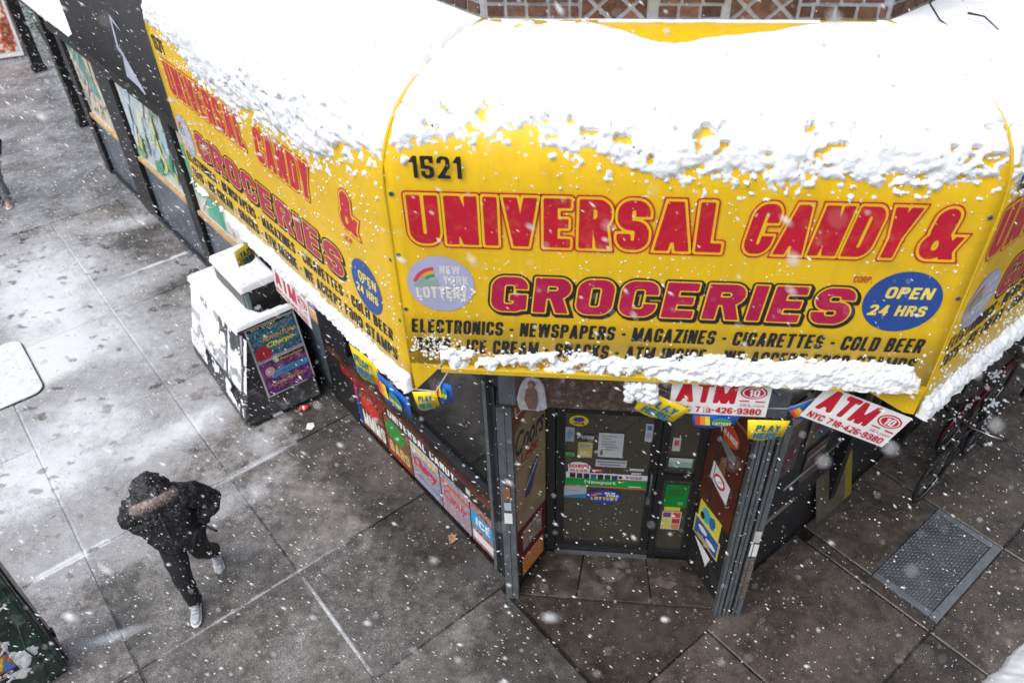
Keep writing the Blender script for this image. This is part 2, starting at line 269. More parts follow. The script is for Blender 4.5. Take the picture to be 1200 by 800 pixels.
class MB:
    def __init__(s): s.v = []; s.f = []; s.m = []; s.mats = []; s.smooth = []
    def mi(s, m):
        if m not in s.mats: s.mats.append(m)
        return s.mats.index(m)
    def add(s, verts, faces, m, smooth=False):
        o = len(s.v); s.v.extend([tuple(map(float, x)) for x in verts]); i = s.mi(m)
        for f in faces: s.f.append(tuple(o + k for k in f)); s.m.append(i); s.smooth.append(smooth)
        return s
    def box(s, F, u0, u1, p0, p1, z0, z1, m):
        v = [F.at(u, p, z) for z in (z0, z1) for p in (p0, p1) for u in (u0, u1)]
        s.add(v, [(0, 1, 3, 2), (4, 6, 7, 5), (0, 4, 5, 1), (2, 3, 7, 6), (0, 2, 6, 4), (1, 5, 7, 3)], m); return s
    def hexa(s, pts, m):      # 8 points: bottom 4 (ccw) then top 4
        s.add(pts, [(3, 2, 1, 0), (4, 5, 6, 7), (0, 1, 5, 4), (1, 2, 6, 5), (2, 3, 7, 6), (3, 0, 4, 7)], m); return s
    def poly(s, F, pts, p, m): s.add([F.at(u, p, z) for u, z in pts], [tuple(range(len(pts)))], m); return s
    def prism(s, F, pts, p0, p1, m):
        n = len(pts); v = [F.at(u, p0, z) for u, z in pts] + [F.at(u, p1, z) for u, z in pts]
        s.add(v, [tuple(range(n))[::-1], tuple(range(n, 2 * n))] + [(i, (i + 1) % n, n + (i + 1) % n, n + i) for i in range(n)], m); return s
    def ell(s, F, cu, cz, ru, rz, p, m, n=36, p0=None):
        pts = [(cu + ru * math.cos(2 * math.pi * i / n), cz + rz * math.sin(2 * math.pi * i / n)) for i in range(n)]
        return s.poly(F, pts, p, m) if p0 is None else s.prism(F, pts, p0, p, m)
    def tube(s, pts, r, m, n=8, closed=False, r1=None):
        pts = [Vector(p) for p in pts]; k = len(pts); base = len(s.v); i0 = s.mi(m); up = Vector((0.123, 0.31, 0.94)).normalized()
        for i, p in enumerate(pts):
            a = pts[(i - 1) % k] if (closed or i > 0) else p; b = pts[(i + 1) % k] if (closed or i < k - 1) else p
            t = (b - a).normalized(); x = t.cross(up); x = x.normalized() if x.length > 1e-4 else Vector((1, 0, 0)); y = x.cross(t)
            rr = r if r1 is None else r + (r1 - r) * i / max(1, k - 1)
            for j in range(n):
                g = 2 * math.pi * j / n; s.v.append(tuple(p + (x * math.cos(g) + y * math.sin(g)) * rr))
        for i in range(k if closed else k - 1):
            for j in range(n):
                a = base + i * n + j; b = base + i * n + (j + 1) % n; c = base + ((i + 1) % k) * n + (j + 1) % n; d = base + ((i + 1) % k) * n + j
                s.f.append((a, b, c, d)); s.m.append(i0); s.smooth.append(True)
        if not closed:
            s.f.append(tuple(base + j for j in range(n))[::-1]); s.m.append(i0); s.smooth.append(False)
            s.f.append(tuple(base + (k - 1) * n + j for j in range(n))); s.m.append(i0); s.smooth.append(False)
        return s
    def blob(s, c, rx, ry, rz, m, seed=0, jit=0.15, seg=8, rings=6):
        r = random.Random(seed); v = [(c[0], c[1], c[2] - rz)]
        for i in range(1, rings):
            a = -math.pi / 2 + math.pi * i / rings
            for j in range(seg):
                g = 2 * math.pi * j / seg; k = 1 + r.uniform(-jit, jit)
                v.append((c[0] + rx * math.cos(a) * math.cos(g) * k, c[1] + ry * math.cos(a) * math.sin(g) * k, c[2] + rz * math.sin(a) * k))
        v.append((c[0], c[1], c[2] + rz)); f = []
        for j in range(seg):
            f.append((0, 1 + (j + 1) % seg, 1 + j)); f.append((len(v) - 1, len(v) - 1 - seg + j, len(v) - 1 - seg + (j + 1) % seg))
        for i in range(rings - 2):
            for j in range(seg):
                a = 1 + i * seg + j; b = 1 + i * seg + (j + 1) % seg; f.append((a, b, b + seg, a + seg))
        s.add(v, f, m, True); return s
    def mesh(s, name, off=(0, 0, 0)):
        me = bpy.data.meshes.new(name)
        o = np.array(off, float); me.from_pydata([tuple(np.array(v) - o) for v in s.v] if any(off) else s.v, [], s.f)
        for m in s.mats: me.materials.append(m)
        if s.f:
            me.polygons.foreach_set('material_index', s.m); me.polygons.foreach_set('use_smooth', s.smooth)
        me.update(); return me
    def build(s, name, parent=None, bevel=0.0, **props):
        off = root_loc(parent) if parent is not None else (0, 0, 0)
        o = bpy.data.objects.new(name, s.mesh(name, off)); COL.objects.link(o)
        if parent is not None: o.parent = parent
        if bevel:
            b = o.modifiers.new('bevel', 'BEVEL'); b.width = bevel; b.segments = 2; b.limit_method = 'ANGLE'
        for k, v in props.items(): o[k] = v
        return o
ROOTLOC = {}
def root_loc(o):
    p = o
    x = np.zeros(3)
    while p is not None:
        x += np.array(p.location); p = p.parent
    return tuple(x)
def thing(name, label, cat, loc=(0, 0, 0), group=None):
    o = bpy.data.objects.new(name, None); COL.objects.link(o); o.location = tuple(float(x) for x in loc)
    o.empty_display_size = 0.1
    o['label'] = label; o['category'] = cat
    if group: o['group'] = group
    return o
def meshobj(name, verts, faces, m, parent=None, smooth=True, **props):
    me = bpy.data.meshes.new(name); v = np.asarray(verts, np.float32); f = np.asarray(faces, np.int32)
    if parent is not None: v = v - np.array(root_loc(parent), np.float32)
    me.vertices.add(len(v)); me.vertices.foreach_set('co', v.ravel()); k = f.shape[1]
    me.loops.add(f.size); me.loops.foreach_set('vertex_index', f.ravel()); me.polygons.add(len(f))
    me.polygons.foreach_set('loop_start', np.arange(0, f.size, k, dtype=np.int32))
    me.polygons.foreach_set('use_smooth', np.full(len(f), smooth)); me.materials.append(m); me.update(calc_edges=True); me.validate()
    o = bpy.data.objects.new(name, me); COL.objects.link(o)
    if parent is not None: o.parent = parent
    for a, b in props.items(): o[a] = b
    return o

# value noise
def vnoise(x, y, seed=0):
    xi = np.floor(x).astype(np.int64); yi = np.floor(y).astype(np.int64); xf = x - xi; yf = y - yi
    xf = xf * xf * (3 - 2 * xf); yf = yf * yf * (3 - 2 * yf)
    def h(a, b):
        n = (a * 374761393 + b * 668265263 + seed * 2147483647 * 3 + 12345 * seed) & 0xffffffff
        n = ((n ^ (n >> 13)) * 1274126177) & 0xffffffff
        return ((n ^ (n >> 16)) & 0xffff) / 65535.0
    return (h(xi, yi) * (1 - xf) + h(xi + 1, yi) * xf) * (1 - yf) + (h(xi, yi + 1) * (1 - xf) + h(xi + 1, yi + 1) * xf) * yf
def fbm(x, y, oct=4, seed=0):
    s = 0; a = 1; t = 0
    for i in range(oct): s = s + a * vnoise(x * 2 ** i, y * 2 ** i, seed + i); t += a; a *= 0.5
    return s / t

# ------------------------------------------------------------------ block letters from distance fields
def sd_box(X, Y, x0, y0, x1, y1, r=0.0):
    cx, cy = (x0 + x1) / 2, (y0 + y1) / 2
    dx = np.abs(X - cx) - (x1 - x0) / 2 + r; dy = np.abs(Y - cy) - (y1 - y0) / 2 + r
    return np.hypot(np.maximum(dx, 0), np.maximum(dy, 0)) + np.minimum(np.maximum(dx, dy), 0) - r
def sd_par(X, Y, x0, y0, x1, y1, wd):     # slanted bar, horizontal width wd, left edge from (x0,y0) to (x1,y1)
    t = (Y - y0) / (y1 - y0); xl = x0 + (x1 - x0) * t; c = abs(y1 - y0) / math.hypot(x1 - x0, y1 - y0)
    d = (np.abs(X - xl - wd / 2) - wd / 2) * c
    lo, hi = min(y0, y1), max(y0, y1); return np.maximum(d, np.maximum(lo - Y, Y - hi))
def U_(*a):
    r = a[0]
    for b in a[1:]: r = np.minimum(r, b)
    return r
def S_(a, *b):
    for c in b: a = np.maximum(a, -c)
    return a
def glyph_sdf(ch, w, s, h, X, Y):
    R = min(0.42 * w, 0.30); r = max(R - s * 0.75, 0.03); B = lambda *a: sd_box(X, Y, *a); P = lambda *a: sd_par(X, Y, *a)
    ring = lambda x0, y0, x1, y1, R=R, r=r: S_(B(x0, y0, x1, y1, min(R, (x1 - x0) / 2, (y1 - y0) / 2)), B(x0 + s, y0 + h, x1 - s, y1 - h, max(0.01, min(r, (x1 - x0) / 2 - s, (y1 - y0) / 2 - h))))
    def D(x0, y0, x1, y1):
        Rr = min(R, (y1 - y0) / 2); o = U_(B(x0, y0, x1, y1, Rr), B(x0, y0, (x0 + x1) / 2, y1))
        rr = max(0.01, min(r, (y1 - y0) / 2 - h)); i = U_(B(x0 + s, y0 + h, x1 - s, y1 - h, rr), B(x0 + s, y0 + h, (x0 + x1) / 2, y1 - h))
        return S_(o, i)
    st = B(0, 0, s, 1)
    if ch in 'O0': return ring(0, 0, w, 1)
    if ch == 'I': return st
    if ch == '1': return U_(B(w - s, 0, w, 1), P(w - s * 2.1, .70, w - s * 1.0, .98, s * 1.0))
    if ch == 'U': return S_(U_(B(0, 0, w, 1, R), B(0, .5, w, 1)), U_(B(s, h, w - s, 1.3, r)))
    if ch == 'J': return U_(B(w - s, .3, w, 1), S_(B(0, 0, w, .7, R), B(s, h, w - s, .9, r), B(-.1, .35, w - s, 1)))
    if ch == 'C': return S_(ring(0, 0, w, 1), B(w - s - .01, .37, w + .2, .63))
    if ch == 'G': return U_(S_(ring(0, 0, w, 1), B(w - s - .01, .45, w + .2, .66)), B(w - s, .06, w, .50), B(w * .52, .50 - h * .8, w, .50))
    if ch == 'D': return D(0, 0, w, 1)
    if ch == 'P': return U_(st, D(0, .42, w, 1))
    if ch == 'R': return U_(st, D(0, .42, w, 1), S_(P(w - s * 1.0, 0, w * .42, .52, s)), )
    if ch == 'B': return U_(D(0, .5 - h / 2, w * .95, 1), D(0, 0, w, .5 + h / 2))
    if ch == 'E': return U_(st, B(0, 0, w * .92, h), B(0, 1 - h, w * .92, 1), B(0, .5 - h / 2, w * .85, .5 + h / 2))
    if ch == 'F': return U_(st, B(0, 1 - h, w * .92, 1), B(0, .5 - h / 2, w * .82, .5 + h / 2))
    if ch == 'L': return U_(st, B(0, 0, w * .9, h))
    if ch == 'T': return U_(B(0, 1 - h, w, 1), B(w / 2 - s / 2, 0, w / 2 + s / 2, 1))
    if ch == 'H': return U_(st, B(w - s, 0, w, 1), B(0, .5 - h / 2, w, .5 + h / 2))
    if ch == 'N': return U_(B(0, 0, s * .92, 1), B(w - s * .92, 0, w, 1), P(w - s * 1.15, 0, s * 0.0, 1, s * 1.15))
    if ch == 'M': return U_(B(0, 0, s * .85, 1), B(w - s * .85, 0, w, 1), P(w / 2 - s * .5, 0.0, 0, 1, s), P(w / 2 - s * .5, 0.0, w - s, 1, s))
    if ch == 'V': return U_(P(w / 2 - s * .55, 0, 0, 1, s), P(w / 2 - s * .45, 0, w - s, 1, s))
    if ch == 'W': return U_(P(w * .25 - s * .5, 0, 0, 1, s * .9), P(w * .25 - s * .4, 0, w / 2 - s * .45, 1, s * .9), P(w * .75 - s * .5, 0, w / 2 - s * .45, 1, s * .9), P(w * .75 - s * .4, 0, w - s * .9, 1, s * .9))
    if ch == 'A': return U_(P(0, 0, w / 2 - s * .55, 1, s), P(w - s, 0, w / 2 - s * .45, 1, s), B(w * .2, .18, w * .8, .18 + h))
    if ch == 'X': return U_(P(0, 0, w - s, 1, s), P(w - s, 0, 0, 1, s))
    if ch == 'Y': return U_(B(w / 2 - s / 2, 0, w / 2 + s / 2, .5), P(w / 2 - s / 2, .4, 0, 1, s), P(w / 2 - s / 2, .4, w - s, 1, s))
    if ch == 'K': return U_(st, P(s * .6, .42, w - s, 1, s), P(w - s, 0, s * .8, .58, s))
    if ch == 'Z': return U_(B(0, 0, w, h), B(0, 1 - h, w, 1), P(0, h * .5, w - s * 1.2, 1 - h * .5, s * 1.2))
    if ch == 'S' or ch == '5':
        g = U_(S_(ring(0, .5 - h / 2, w, 1), B(w - s - .01, .3, w + .2, .68), B(w * .5, .3, w + .2, .5 - h / 2 + .01)),
               S_(ring(0, 0, w, .5 + h / 2), B(-.2, .33, s + .01, .7), B(-.2, .5 + h / 2 - .01, w * .5, .8)))
        return U_(g, B(0, 1 - h, w, 1), B(0, .5 - h / 2, s, 1)) if ch == '5' else g
    if ch == '2': return U_(S_(ring(0, .36, w, 1), B(-.1, .3, s + .02, .68), B(-.1, .3, w - s, .36 + h + .02)), P(0, h * .4, w - s * 1.1, .58, s * 1.25), B(0, 0, w, h))
    if ch == '3': return U_(S_(ring(0, .5 - h / 2, w, 1), B(-.1, .3, s * 1.1, .68)), S_(ring(0, 0, w, .5 + h / 2), B(-.1, .32, s * 1.1, .8)))
    if ch == '4': return U_(B(w - s * 1.3, 0, w - s * .3, 1), B(0, .22, w, .22 + h), P(0, .22, w - s * 1.3, 1, s))
    if ch == '6': return U_(ring(0, 0, w, .6), S_(ring(0, 0, w, 1), B(s, .2, w + .1, .74)))
    if ch == '9': return glyph_sdf('6', w, s, h, w - X, 1 - Y)
    if ch == '7': return U_(B(0, 1 - h, w, 1), P(w * .18, 0, w - s, 1, s * 1.05))
    if ch == '8': return U_(ring(w * .04, .5 - h / 2, w * .96, 1), ring(0, 0, w, .5 + h / 2))
    if ch == '&': return U_(ring(0, 0, w * .74, .56), ring(w * .08, .56 - h, w * .62, 1), P(w - s * 1.15, 0, w * .18, .66, s * 1.1), P(w * .58, .0, w - s * .8, .46, s * .8))
    if ch == '-': return B(0, .38, w, .38 + h)
    if ch == '.': return B(0, 0, s, h)
    if ch == '?': return U_(B(w / 2 - s / 2, 0, w / 2 + s / 2, h), S_(ring(0, .36, w, 1), B(-.1, .3, s + .02, .68), B(-.1, .2, w / 2 - s / 2, .36 + h + .02)), B(w / 2 - s / 2, .27, w / 2 + s / 2, .36 + h))
    return B(0, 0, 0.01, 0.01)
WIDE = {'I': 0, 'W': 1.5, 'M': 1.3, '1': .62, '-': .5, ' ': .5, '.': 0, '&': 1.22, 'E': .92, 'F': .9, 'L': .88, 'A': 1.1, 'N': 1.05, 'V': 1.08}
def adv(ch, w, s):
    k = WIDE.get(ch, 1); return s if k == 0 else w * k
_gc = {}
def glyph_mesh(ch, w, s, h, off, res):
    key = (ch, w, s, h, off, res)
    if key in _gc: return _gc[key]
    gw = adv(ch, w, s); pad = max(off, 0) + .03
    xs = np.arange(-pad, gw + pad + res, res); ys = np.arange(-pad, 1 + pad + res, res)
    X, Y = np.meshgrid(xs, ys); Dd = glyph_sdf(ch, gw, s, h, X, Y) - off
    Dd = np.where(np.abs(Dd) < 1e-6, -1e-6, Dd)
    V = []; Fc = []; ins = Dd < 0
    ny, nx = Dd.shape; full = ins[:-1, :-1] & ins[1:, :-1] & ins[:-1, 1:] & ins[1:, 1:]; any_ = ins[:-1, :-1] | ins[1:, :-1] | ins[:-1, 1:] | ins[1:, 1:]
    for j in range(ny - 1):
        row = full[j]; i = 0
        while i < nx - 1:
            if row[i]:
                k = i
                while k < nx - 1 and row[k]: k += 1
                b = len(V); V += [(xs[i], ys[j]), (xs[k], ys[j]), (xs[k], ys[j + 1]), (xs[i], ys[j + 1])]; Fc.append((b, b + 1, b + 2, b + 3)); i = k
            else: i += 1
        for i in np.nonzero(any_[j] & ~row)[0]:
            c = [(xs[i], ys[j], Dd[j, i]), (xs[i + 1], ys[j], Dd[j, i + 1]), (xs[i + 1], ys[j + 1], Dd[j + 1, i + 1]), (xs[i], ys[j + 1], Dd[j + 1, i])]
            pts = []
            for a in range(4):
                p0 = c[a]; p1 = c[(a + 1) % 4]
                if p0[2] < 0: pts.append((p0[0], p0[1]))
                if (p0[2] < 0) != (p1[2] < 0):
                    t = p0[2] / (p0[2] - p1[2]); pts.append((p0[0] + (p1[0] - p0[0]) * t, p0[1] + (p1[1] - p0[1]) * t))
            if len(pts) >= 3:
                b = len(V); V += pts; Fc.append(tuple(range(b, b + len(pts))))
    _gc[key] = (np.array(V), Fc); return _gc[key]
def letters(mb, F, text, u0, u1, z0, z1, p, w=.55, s=.2, h=.17, layers=None, shear=0.0, gap=.09, m=None, res=.045):
    layers = layers or [(0.0, m, 0.0, 0, 0)]
    tot = 0
    for i, ch in enumerate(text): tot += adv(ch, w, s) + (gap if i < len(text) - 1 else 0)
    H = z1 - z0; sx = (u1 - u0 - abs(shear) * H) / tot; x = 0.0
    if shear < 0: u0 = u0 - shear * H
    for ch in text:
        if ch != ' ':
            for (off, mm, dp, du, dz) in layers:
                V, Fc = glyph_mesh(ch, w, s, h, off, res)
                if len(V) == 0: continue
                uu = u0 + (x + V[:, 0]) * sx + shear * V[:, 1] * H + du; zz = z0 + V[:, 1] * H + dz
                mb.add(F.many(uu, p + dp, zz), Fc, mm)
        x += adv(ch, w, s) + gap
def script_text(mb, F, text, u0, u1, z0, z1, p, m, shear=0.0, bold=0.0):
    cu = bpy.data.curves.new('tmp_text', 'FONT'); cu.body = text; cu.offset = bold; cu.shear = shear; cu.resolution_u = 3
    o = bpy.data.objects.new('tmp_text', cu); me = o.to_mesh()
    if len(me.vertices):
        v = np.empty(len(me.vertices) * 3); me.vertices.foreach_get('co', v); v = v.reshape(-1, 3)
        a, b = v.min(0), v.max(0)
        uu = u0 + (v[:, 0] - a[0]) / max(b[0] - a[0], 1e-6) * (u1 - u0); zz = z0 + (v[:, 1] - a[1]) / max(b[1] - a[1], 1e-6) * (z1 - z0)
        mb.add(F.many(uu, p, zz), [tuple(pl.vertices) for pl in me.polygons], m)
    o.to_mesh_clear(); bpy.data.objects.remove(o); bpy.data.curves.remove(cu)
def poster(name, F, u0, u1, z0, z1, p, base, items=(), parent=None, thick=0.006, **props):
    """a thin printed board; items in fractions of its width and height"""
    mb = MB(); mb.box(F, u0, u1, p - thick, p, z0, z1, base); W = u1 - u0; H = z1 - z0; k = p
    U = lambda a: u0 + a * W
    Z = lambda a: z0 + a * H
    for it in items:
        k += 0.0008; t = it[0]
        if t == 'rect': mb.poly(F, [(U(it[1]), Z(it[2])), (U(it[3]), Z(it[2])), (U(it[3]), Z(it[4])), (U(it[1]), Z(it[4]))], k, it[5])
        elif t == 'ell': mb.ell(F, U(it[1]), Z(it[2]), it[3] * W, it[4] * H, k, it[5], n=28)
        elif t == 'poly': mb.poly(F, [(U(a), Z(b)) for a, b in it[1]], k, it[2])
        elif t == 'txt': letters(mb, F, it[1], U(it[2]), U(it[4]), Z(it[3]), Z(it[5]), k, m=it[6], res=.09, **(it[7] if len(it) > 7 else {}))
        elif t == 'scr': script_text(mb, F, it[1], U(it[2]), U(it[4]), Z(it[3]), Z(it[5]), k, it[6], *(it[7:]))
    return mb.build(name, parent, **props)

# ================================================================== SETTING: ground
g = MB(); g.box(SF, -150, 150, -150, 150, -0.6, -0.14, M_ASPH); g.build('ground', kind='structure')
g = MB(); g.box(SF, -9.2, 14, -7.0, 11.3, -0.13, -0.012, M_JOINT); walk = g.build('sidewalk', kind='structure')
g = MB(); g.box(SF, -9.2, 14, 11.306, 60, -0.13, -0.002, M_ASPH)
g.box(SF, -1.05, 14, 10.28, 11.3, -0.009, -0.002, M_ASPH); g.build('pavement', kind='structure')
def slab(a0, a1, b0, b1, mm=None):
    gp = 0.009; c = 0.010; mb = MB(); a0 += gp; a1 -= gp; b0 += gp; b1 -= gp; dz = rnd.uniform(-0.003, 0.002)
    z = [(-0.10, 0), (-c + dz, 0), (dz, c)]
    v = []
    for zz, k in z: v += [SF.at(a0 + k, b0 + k, zz), SF.at(a1 - k, b0 + k, zz), SF.at(a1 - k, b1 - k, zz), SF.at(a0 + k, b1 - k, zz)]
    f = [(8, 9, 10, 11)] + [(l * 4 + i, l * 4 + (i + 1) % 4, l * 4 + 4 + (i + 1) % 4, l * 4 + 4 + i) for l in (0, 1) for i in range(4)]
    mb.add(v, f, mm or M_SLAB); return mb.build('concrete_slab', walk)
ac = [-8.6, -7.0, -5.4, -3.8, -2.2, -0.757]; bc = [-5.5, -3.9, -2.3, -0.72, 0.87, 2.34, 3.96, 5.9, 8.0, 10.28, 11.3]
for i in range(len(ac) - 1):
    for j in range(len(bc) - 1):
        if j == len(bc) - 2 and i == len(ac) - 2: slab(-2.2, -1.05, bc[j], bc[j + 1])
        else: slab(ac[i], ac[i + 1] + (.12 if i == len(ac) - 2 and bc[j] > .8 else 0), bc[j], bc[j + 1])
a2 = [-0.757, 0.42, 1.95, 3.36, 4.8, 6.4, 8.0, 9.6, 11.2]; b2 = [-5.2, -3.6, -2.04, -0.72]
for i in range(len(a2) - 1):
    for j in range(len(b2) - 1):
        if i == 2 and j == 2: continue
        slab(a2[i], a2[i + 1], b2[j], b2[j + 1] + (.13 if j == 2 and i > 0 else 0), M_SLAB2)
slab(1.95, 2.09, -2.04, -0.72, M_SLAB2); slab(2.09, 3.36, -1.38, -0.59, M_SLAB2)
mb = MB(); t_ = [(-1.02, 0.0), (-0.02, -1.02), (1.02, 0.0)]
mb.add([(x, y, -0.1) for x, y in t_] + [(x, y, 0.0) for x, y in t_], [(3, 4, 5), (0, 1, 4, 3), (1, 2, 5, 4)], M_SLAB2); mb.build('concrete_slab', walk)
# entrance floor, three worn stones
for pts in ([(-1.0, .012), (-.42, .012), (-.36, .53), (-.74, .53)], [(-.41, .012), (.30, .012), (.26, .53), (-.35, .53)], [(.31, .012), (1.0, .012), (.66, .53), (.27, .53)]):
    mb = MB(); n = 4; v = [(x, y, -0.1) for x, y in pts] + [(x, y, 0.018) for x, y in pts]
    mb.hexa(v, M_STONE); mb.build('threshold_stone', walk, bevel=0.006)
for c_, r_, sd_ in (((-.08, .30), .13, 1), ((.42, .25), .10, 2), ((.02, .42), .07, 3)):
    rr = random.Random(sd_); n = 14; P_ = [(c_[0] + r_ * (1.3 if abs(math.cos(k)) > .7 else .9) * rr.uniform(.65, 1.15) * math.cos(2 * math.pi * k / n), c_[1] + r_ * .75 * rr.uniform(.65, 1.15) * math.sin(2 * math.pi * k / n)) for k in range(n)]
    mb = MB(); mb.add([(x, y, .012) for x, y in P_] + [(x, y, .0225) for x, y in P_], [tuple(range(n, 2 * n))] + [(k, (k + 1) % n, n + (k + 1) % n, n + k) for k in range(n)], mat('patch_mortar', (.11, .095, .08), .5, var=.5, scale=12, bump=.006, bscale=30)); mb.build('mortar_patch', walk)
# street-side cellar cover under snow at the left edge of the walk
t = thing('cellar_hatch', 'round-cornered steel cellar cover buried in snow at the left edge of the walk', 'hatch', SF.at(-3.9, 7.35, 0))
def rrect(a0, a1, b0, b1, r, n=6):
    out = []
    for (cx, cy, s0) in ((a1 - r, b1 - r, 0), (a0 + r, b1 - r, 90), (a0 + r, b0 + r, 180), (a1 - r, b0 + r, 270)):
        for i in range(n + 1):
            g_ = R_(s0 + 90 * i / n); out.append((cx + r * math.cos(g_), cy + r * math.sin(g_)))
    return out
def flat(mb, pts, z0, z1, m):
    n = len(pts); v = [SF.at(a, b, z0) for a, b in pts] + [SF.at(a, b, z1) for a, b in pts]
    mb.add(v, [tuple(range(n, 2 * n))] + [(i, (i + 1) % n, n + (i + 1) % n, n + i) for i in range(n)], m)
mb = MB(); flat(mb, rrect(-4.73, -3.405, 6.875, 8.23, .16), 0.0, 0.014, M_DSTEEL); mb.build('rim', t)
mb = MB(); flat(mb, rrect(-4.75, -3.42, 6.890, 8.25, .15), 0.010, 0.026, mat('trodden_snow', (.62, .64, .68), .7, var=.14, scale=5, bump=.004, bscale=60, dirt=(.34, .34, .36), dirt_amt=.6, dirt_scale=5)); mb.build('snow_cover', t, bevel=0.006)

M_STUD = mat('worn_stud', (.25, .265, .30), .35, metal=.7, var=.2); M_PLATE = mat('dark_plate', (.09, .095, .105), .4, metal=.4, var=.35, scale=5)
# tread-plate cellar door on the right
t = thing('sidewalk_hatch', 'grey steel tread-plate cellar door set in the wet sidewalk right of the entrance', 'hatch', SF.at(2.7, -1.7, 0))
mb = MB()
for (x0, x1, y0, y1) in ((2.09, 3.34, -2.04, -1.96), (3.27, 3.34, -1.957, -1.38), (2.09, 2.16, -1.957, -1.38)):
    mb.box(SF, x0, x1, y0, y1, -0.05, 0.012, M_ALU)
mb.build('rim', t, bevel=0.003)
for k, (x0, x1) in enumerate(((2.165, 2.712), (2.718, 3.265))):
    mb = MB(); mb.box(SF, x0, x1, -1.952, -1.38, -0.05, 0.004, M_PLATE); pl = mb.build('tread_plate', t)
    mb = MB()
    nx_, ny_ = 20, 21
    for i in range(nx_):
        for j in range(ny_):
            a = x0 + .014 + (x1 - x0 - .028) * i / (nx_ - 1); b = -1.94 + .55 * j / (ny_ - 1); sg = 1 if (i + j) % 2 else -1
            dx, dy = .0095, .0095 * sg; wx, wy = -.0035 * sg, .0035
            mb.add([SF.at(a - dx, b - dy, .0042), SF.at(a + wx, b + wy, .0052), SF.at(a + dx, b + dy, .0042), SF.at(a - wx, b - wy, .0052), SF.at(a, b, .0115)], [(0, 1, 4), (1, 2, 4), (2, 3, 4), (3, 0, 4)], M_STUD)
    mb.build('tread_stud', t, kind='stuff')

# ================================================================== the corner shop
shop = thing('corner_store', 'brown brick corner store with a chamfered entrance under the yellow awning', 'building', (0, 1.2, 0))
mb = MB(); ZB = 7.6
mb.box(FF, -1.03, 1.04, -0.30, 0, 2.96, ZB, M_MORTAR)
mb.box(LF, -3.6, 0.0, -0.30, -0.002, 2.962, ZB - .003, M_MORTAR); mb.box(RF, 0.0, 9.5, -0.30, -0.002, 2.963, ZB - .002, M_MORTAR)
wall = mb.build('brick_wall', shop)
def brick(F, u0, u1, z0, z1, mb=None):
    e = lambda: rnd.uniform(-.002, .002); pr_ = rnd.uniform(.004, .011); own = mb is None; mb = mb or MB()
    pts = [(u0 + e(), z0 + e()), (u1 + e(), z0 + e()), (u1 + e(), z1 + e()), (u0 + e(), z1 + e())]
    mb.prism(F, pts, -.02, pr_, M_BRICK)
    if own: mb.build('brick', wall)
zones = [(-.52, -.17), (.24, .585)]
def course(F, ua, ub, z, mb=None, skip=()):
    u = ua + rnd.uniform(-.03, 0)
    while u < ub:
        wd = rnd.choice((.092, .098, .088, .098)); a, b = max(u, ua), min(u + wd, ub)
        u += wd + .018
        for s0, s1 in skip:
            if a < s1 and b > s0:
                if a < s0 - .03: b = s0 - .012
                elif b > s1 + .03: a = s1 + .012
                else: a = b
        if b - a > .03: brick(F, a, b, z, z + .052, mb)
for r_i in range(6):
    z = 5.375 + r_i * .072
    course(FF, -1.01, 1.02, z, skip=zones); course(LF, -.9, -.02, z); course(RF, .02, 1.5, z)
up = MB()
for r_i in range(6, 22):
    z = 5.375 + r_i * .072
    course(FF, -1.01, 1.02, z, up, zones); course(LF, -3.5, -.02, z, up); course(RF, .02, 4.5, z, up)
for r_i in range(6):
    z = 5.375 + r_i * .072
    course(LF, -3.5, -.92, z, up); course(RF, 1.52, 4.5, z, up)
def clip_poly(pts, lo, hi):
    def cl(P, f):
        o = []
        for i in range(len(P)):
            a, b = P[i], P[(i + 1) % len(P)]; fa, fb = f(a), f(b)
            if fa >= 0: o.append(a)
            if (fa >= 0) != (fb >= 0):
                t = fa / (fa - fb); o.append((a[0] + (b[0] - a[0]) * t, a[1] + (b[1] - a[1]) * t))
        return o
    return cl(cl(pts, lambda p: p[0] - lo), lambda p: hi - p[0])
for (s0, s1) in zones:          # ornamental lattice of mortar ribs with cut bricks between
    cx = (s0 + s1) / 2; hw = .0875; hh = .080; k = .80
    for i in range(-2, 3):
        for j in range(0, 12):
            for (ox, oz) in ((0, 0), (hw, hh)):
                x = cx + i * 2 * hw + ox; z = 5.335 + j * 2 * hh + oz
                P = clip_poly([(x - hw * k, z), (x, z - hh * k), (x + hw * k, z), (x, z + hh * k)], s0 + .008, s1 - .008)
                if len(P) >= 3 and max(p[0] for p in P) - min(p[0] for p in P) > .02:
                    if z < 5.83:
                        mb = MB(); mb.prism(FF, P, -.02, rnd.uniform(.004, .010), M_BRICK); mb.build('brick', wall)
                    else: up.prism(FF, P, -.02, .007, M_BRICK)
up.build('brick', wall, kind='stuff')

# dark inside, so the panes have a room behind them
M_INT = mat('room_dark', (0.035, 0.033, 0.03), 0.8)
mb = MB()
mb.box(LF, -3.6, -0.2, -2.6, -2.5, -0.05, 2.95, M_INT); mb.box(FF, -2.2, 2.2, -2.6, -2.5, -0.05, 2.95, M_INT); mb.box(RF, 0.3, 9.5, -0.62, -0.5, -0.05, 2.95, M_BLKW)
mb.add([(-4.5, 3.3, 2.955), (-1.05, .05, 2.955), (1.05, .05, 2.955), (5, 4, 2.955), (0, 8, 2.955)], [(0, 1, 2, 3, 4)], M_INT)
mb.add([(-4.5, 3.3, 0.003), (-1.0, .55, 0.003), (1.0, .55, 0.003), (5, 4.6, 0.003), (0, 8, 0.003)], [(0, 1, 2, 3, 4)], M_INT)
mb.build('interior', shop)

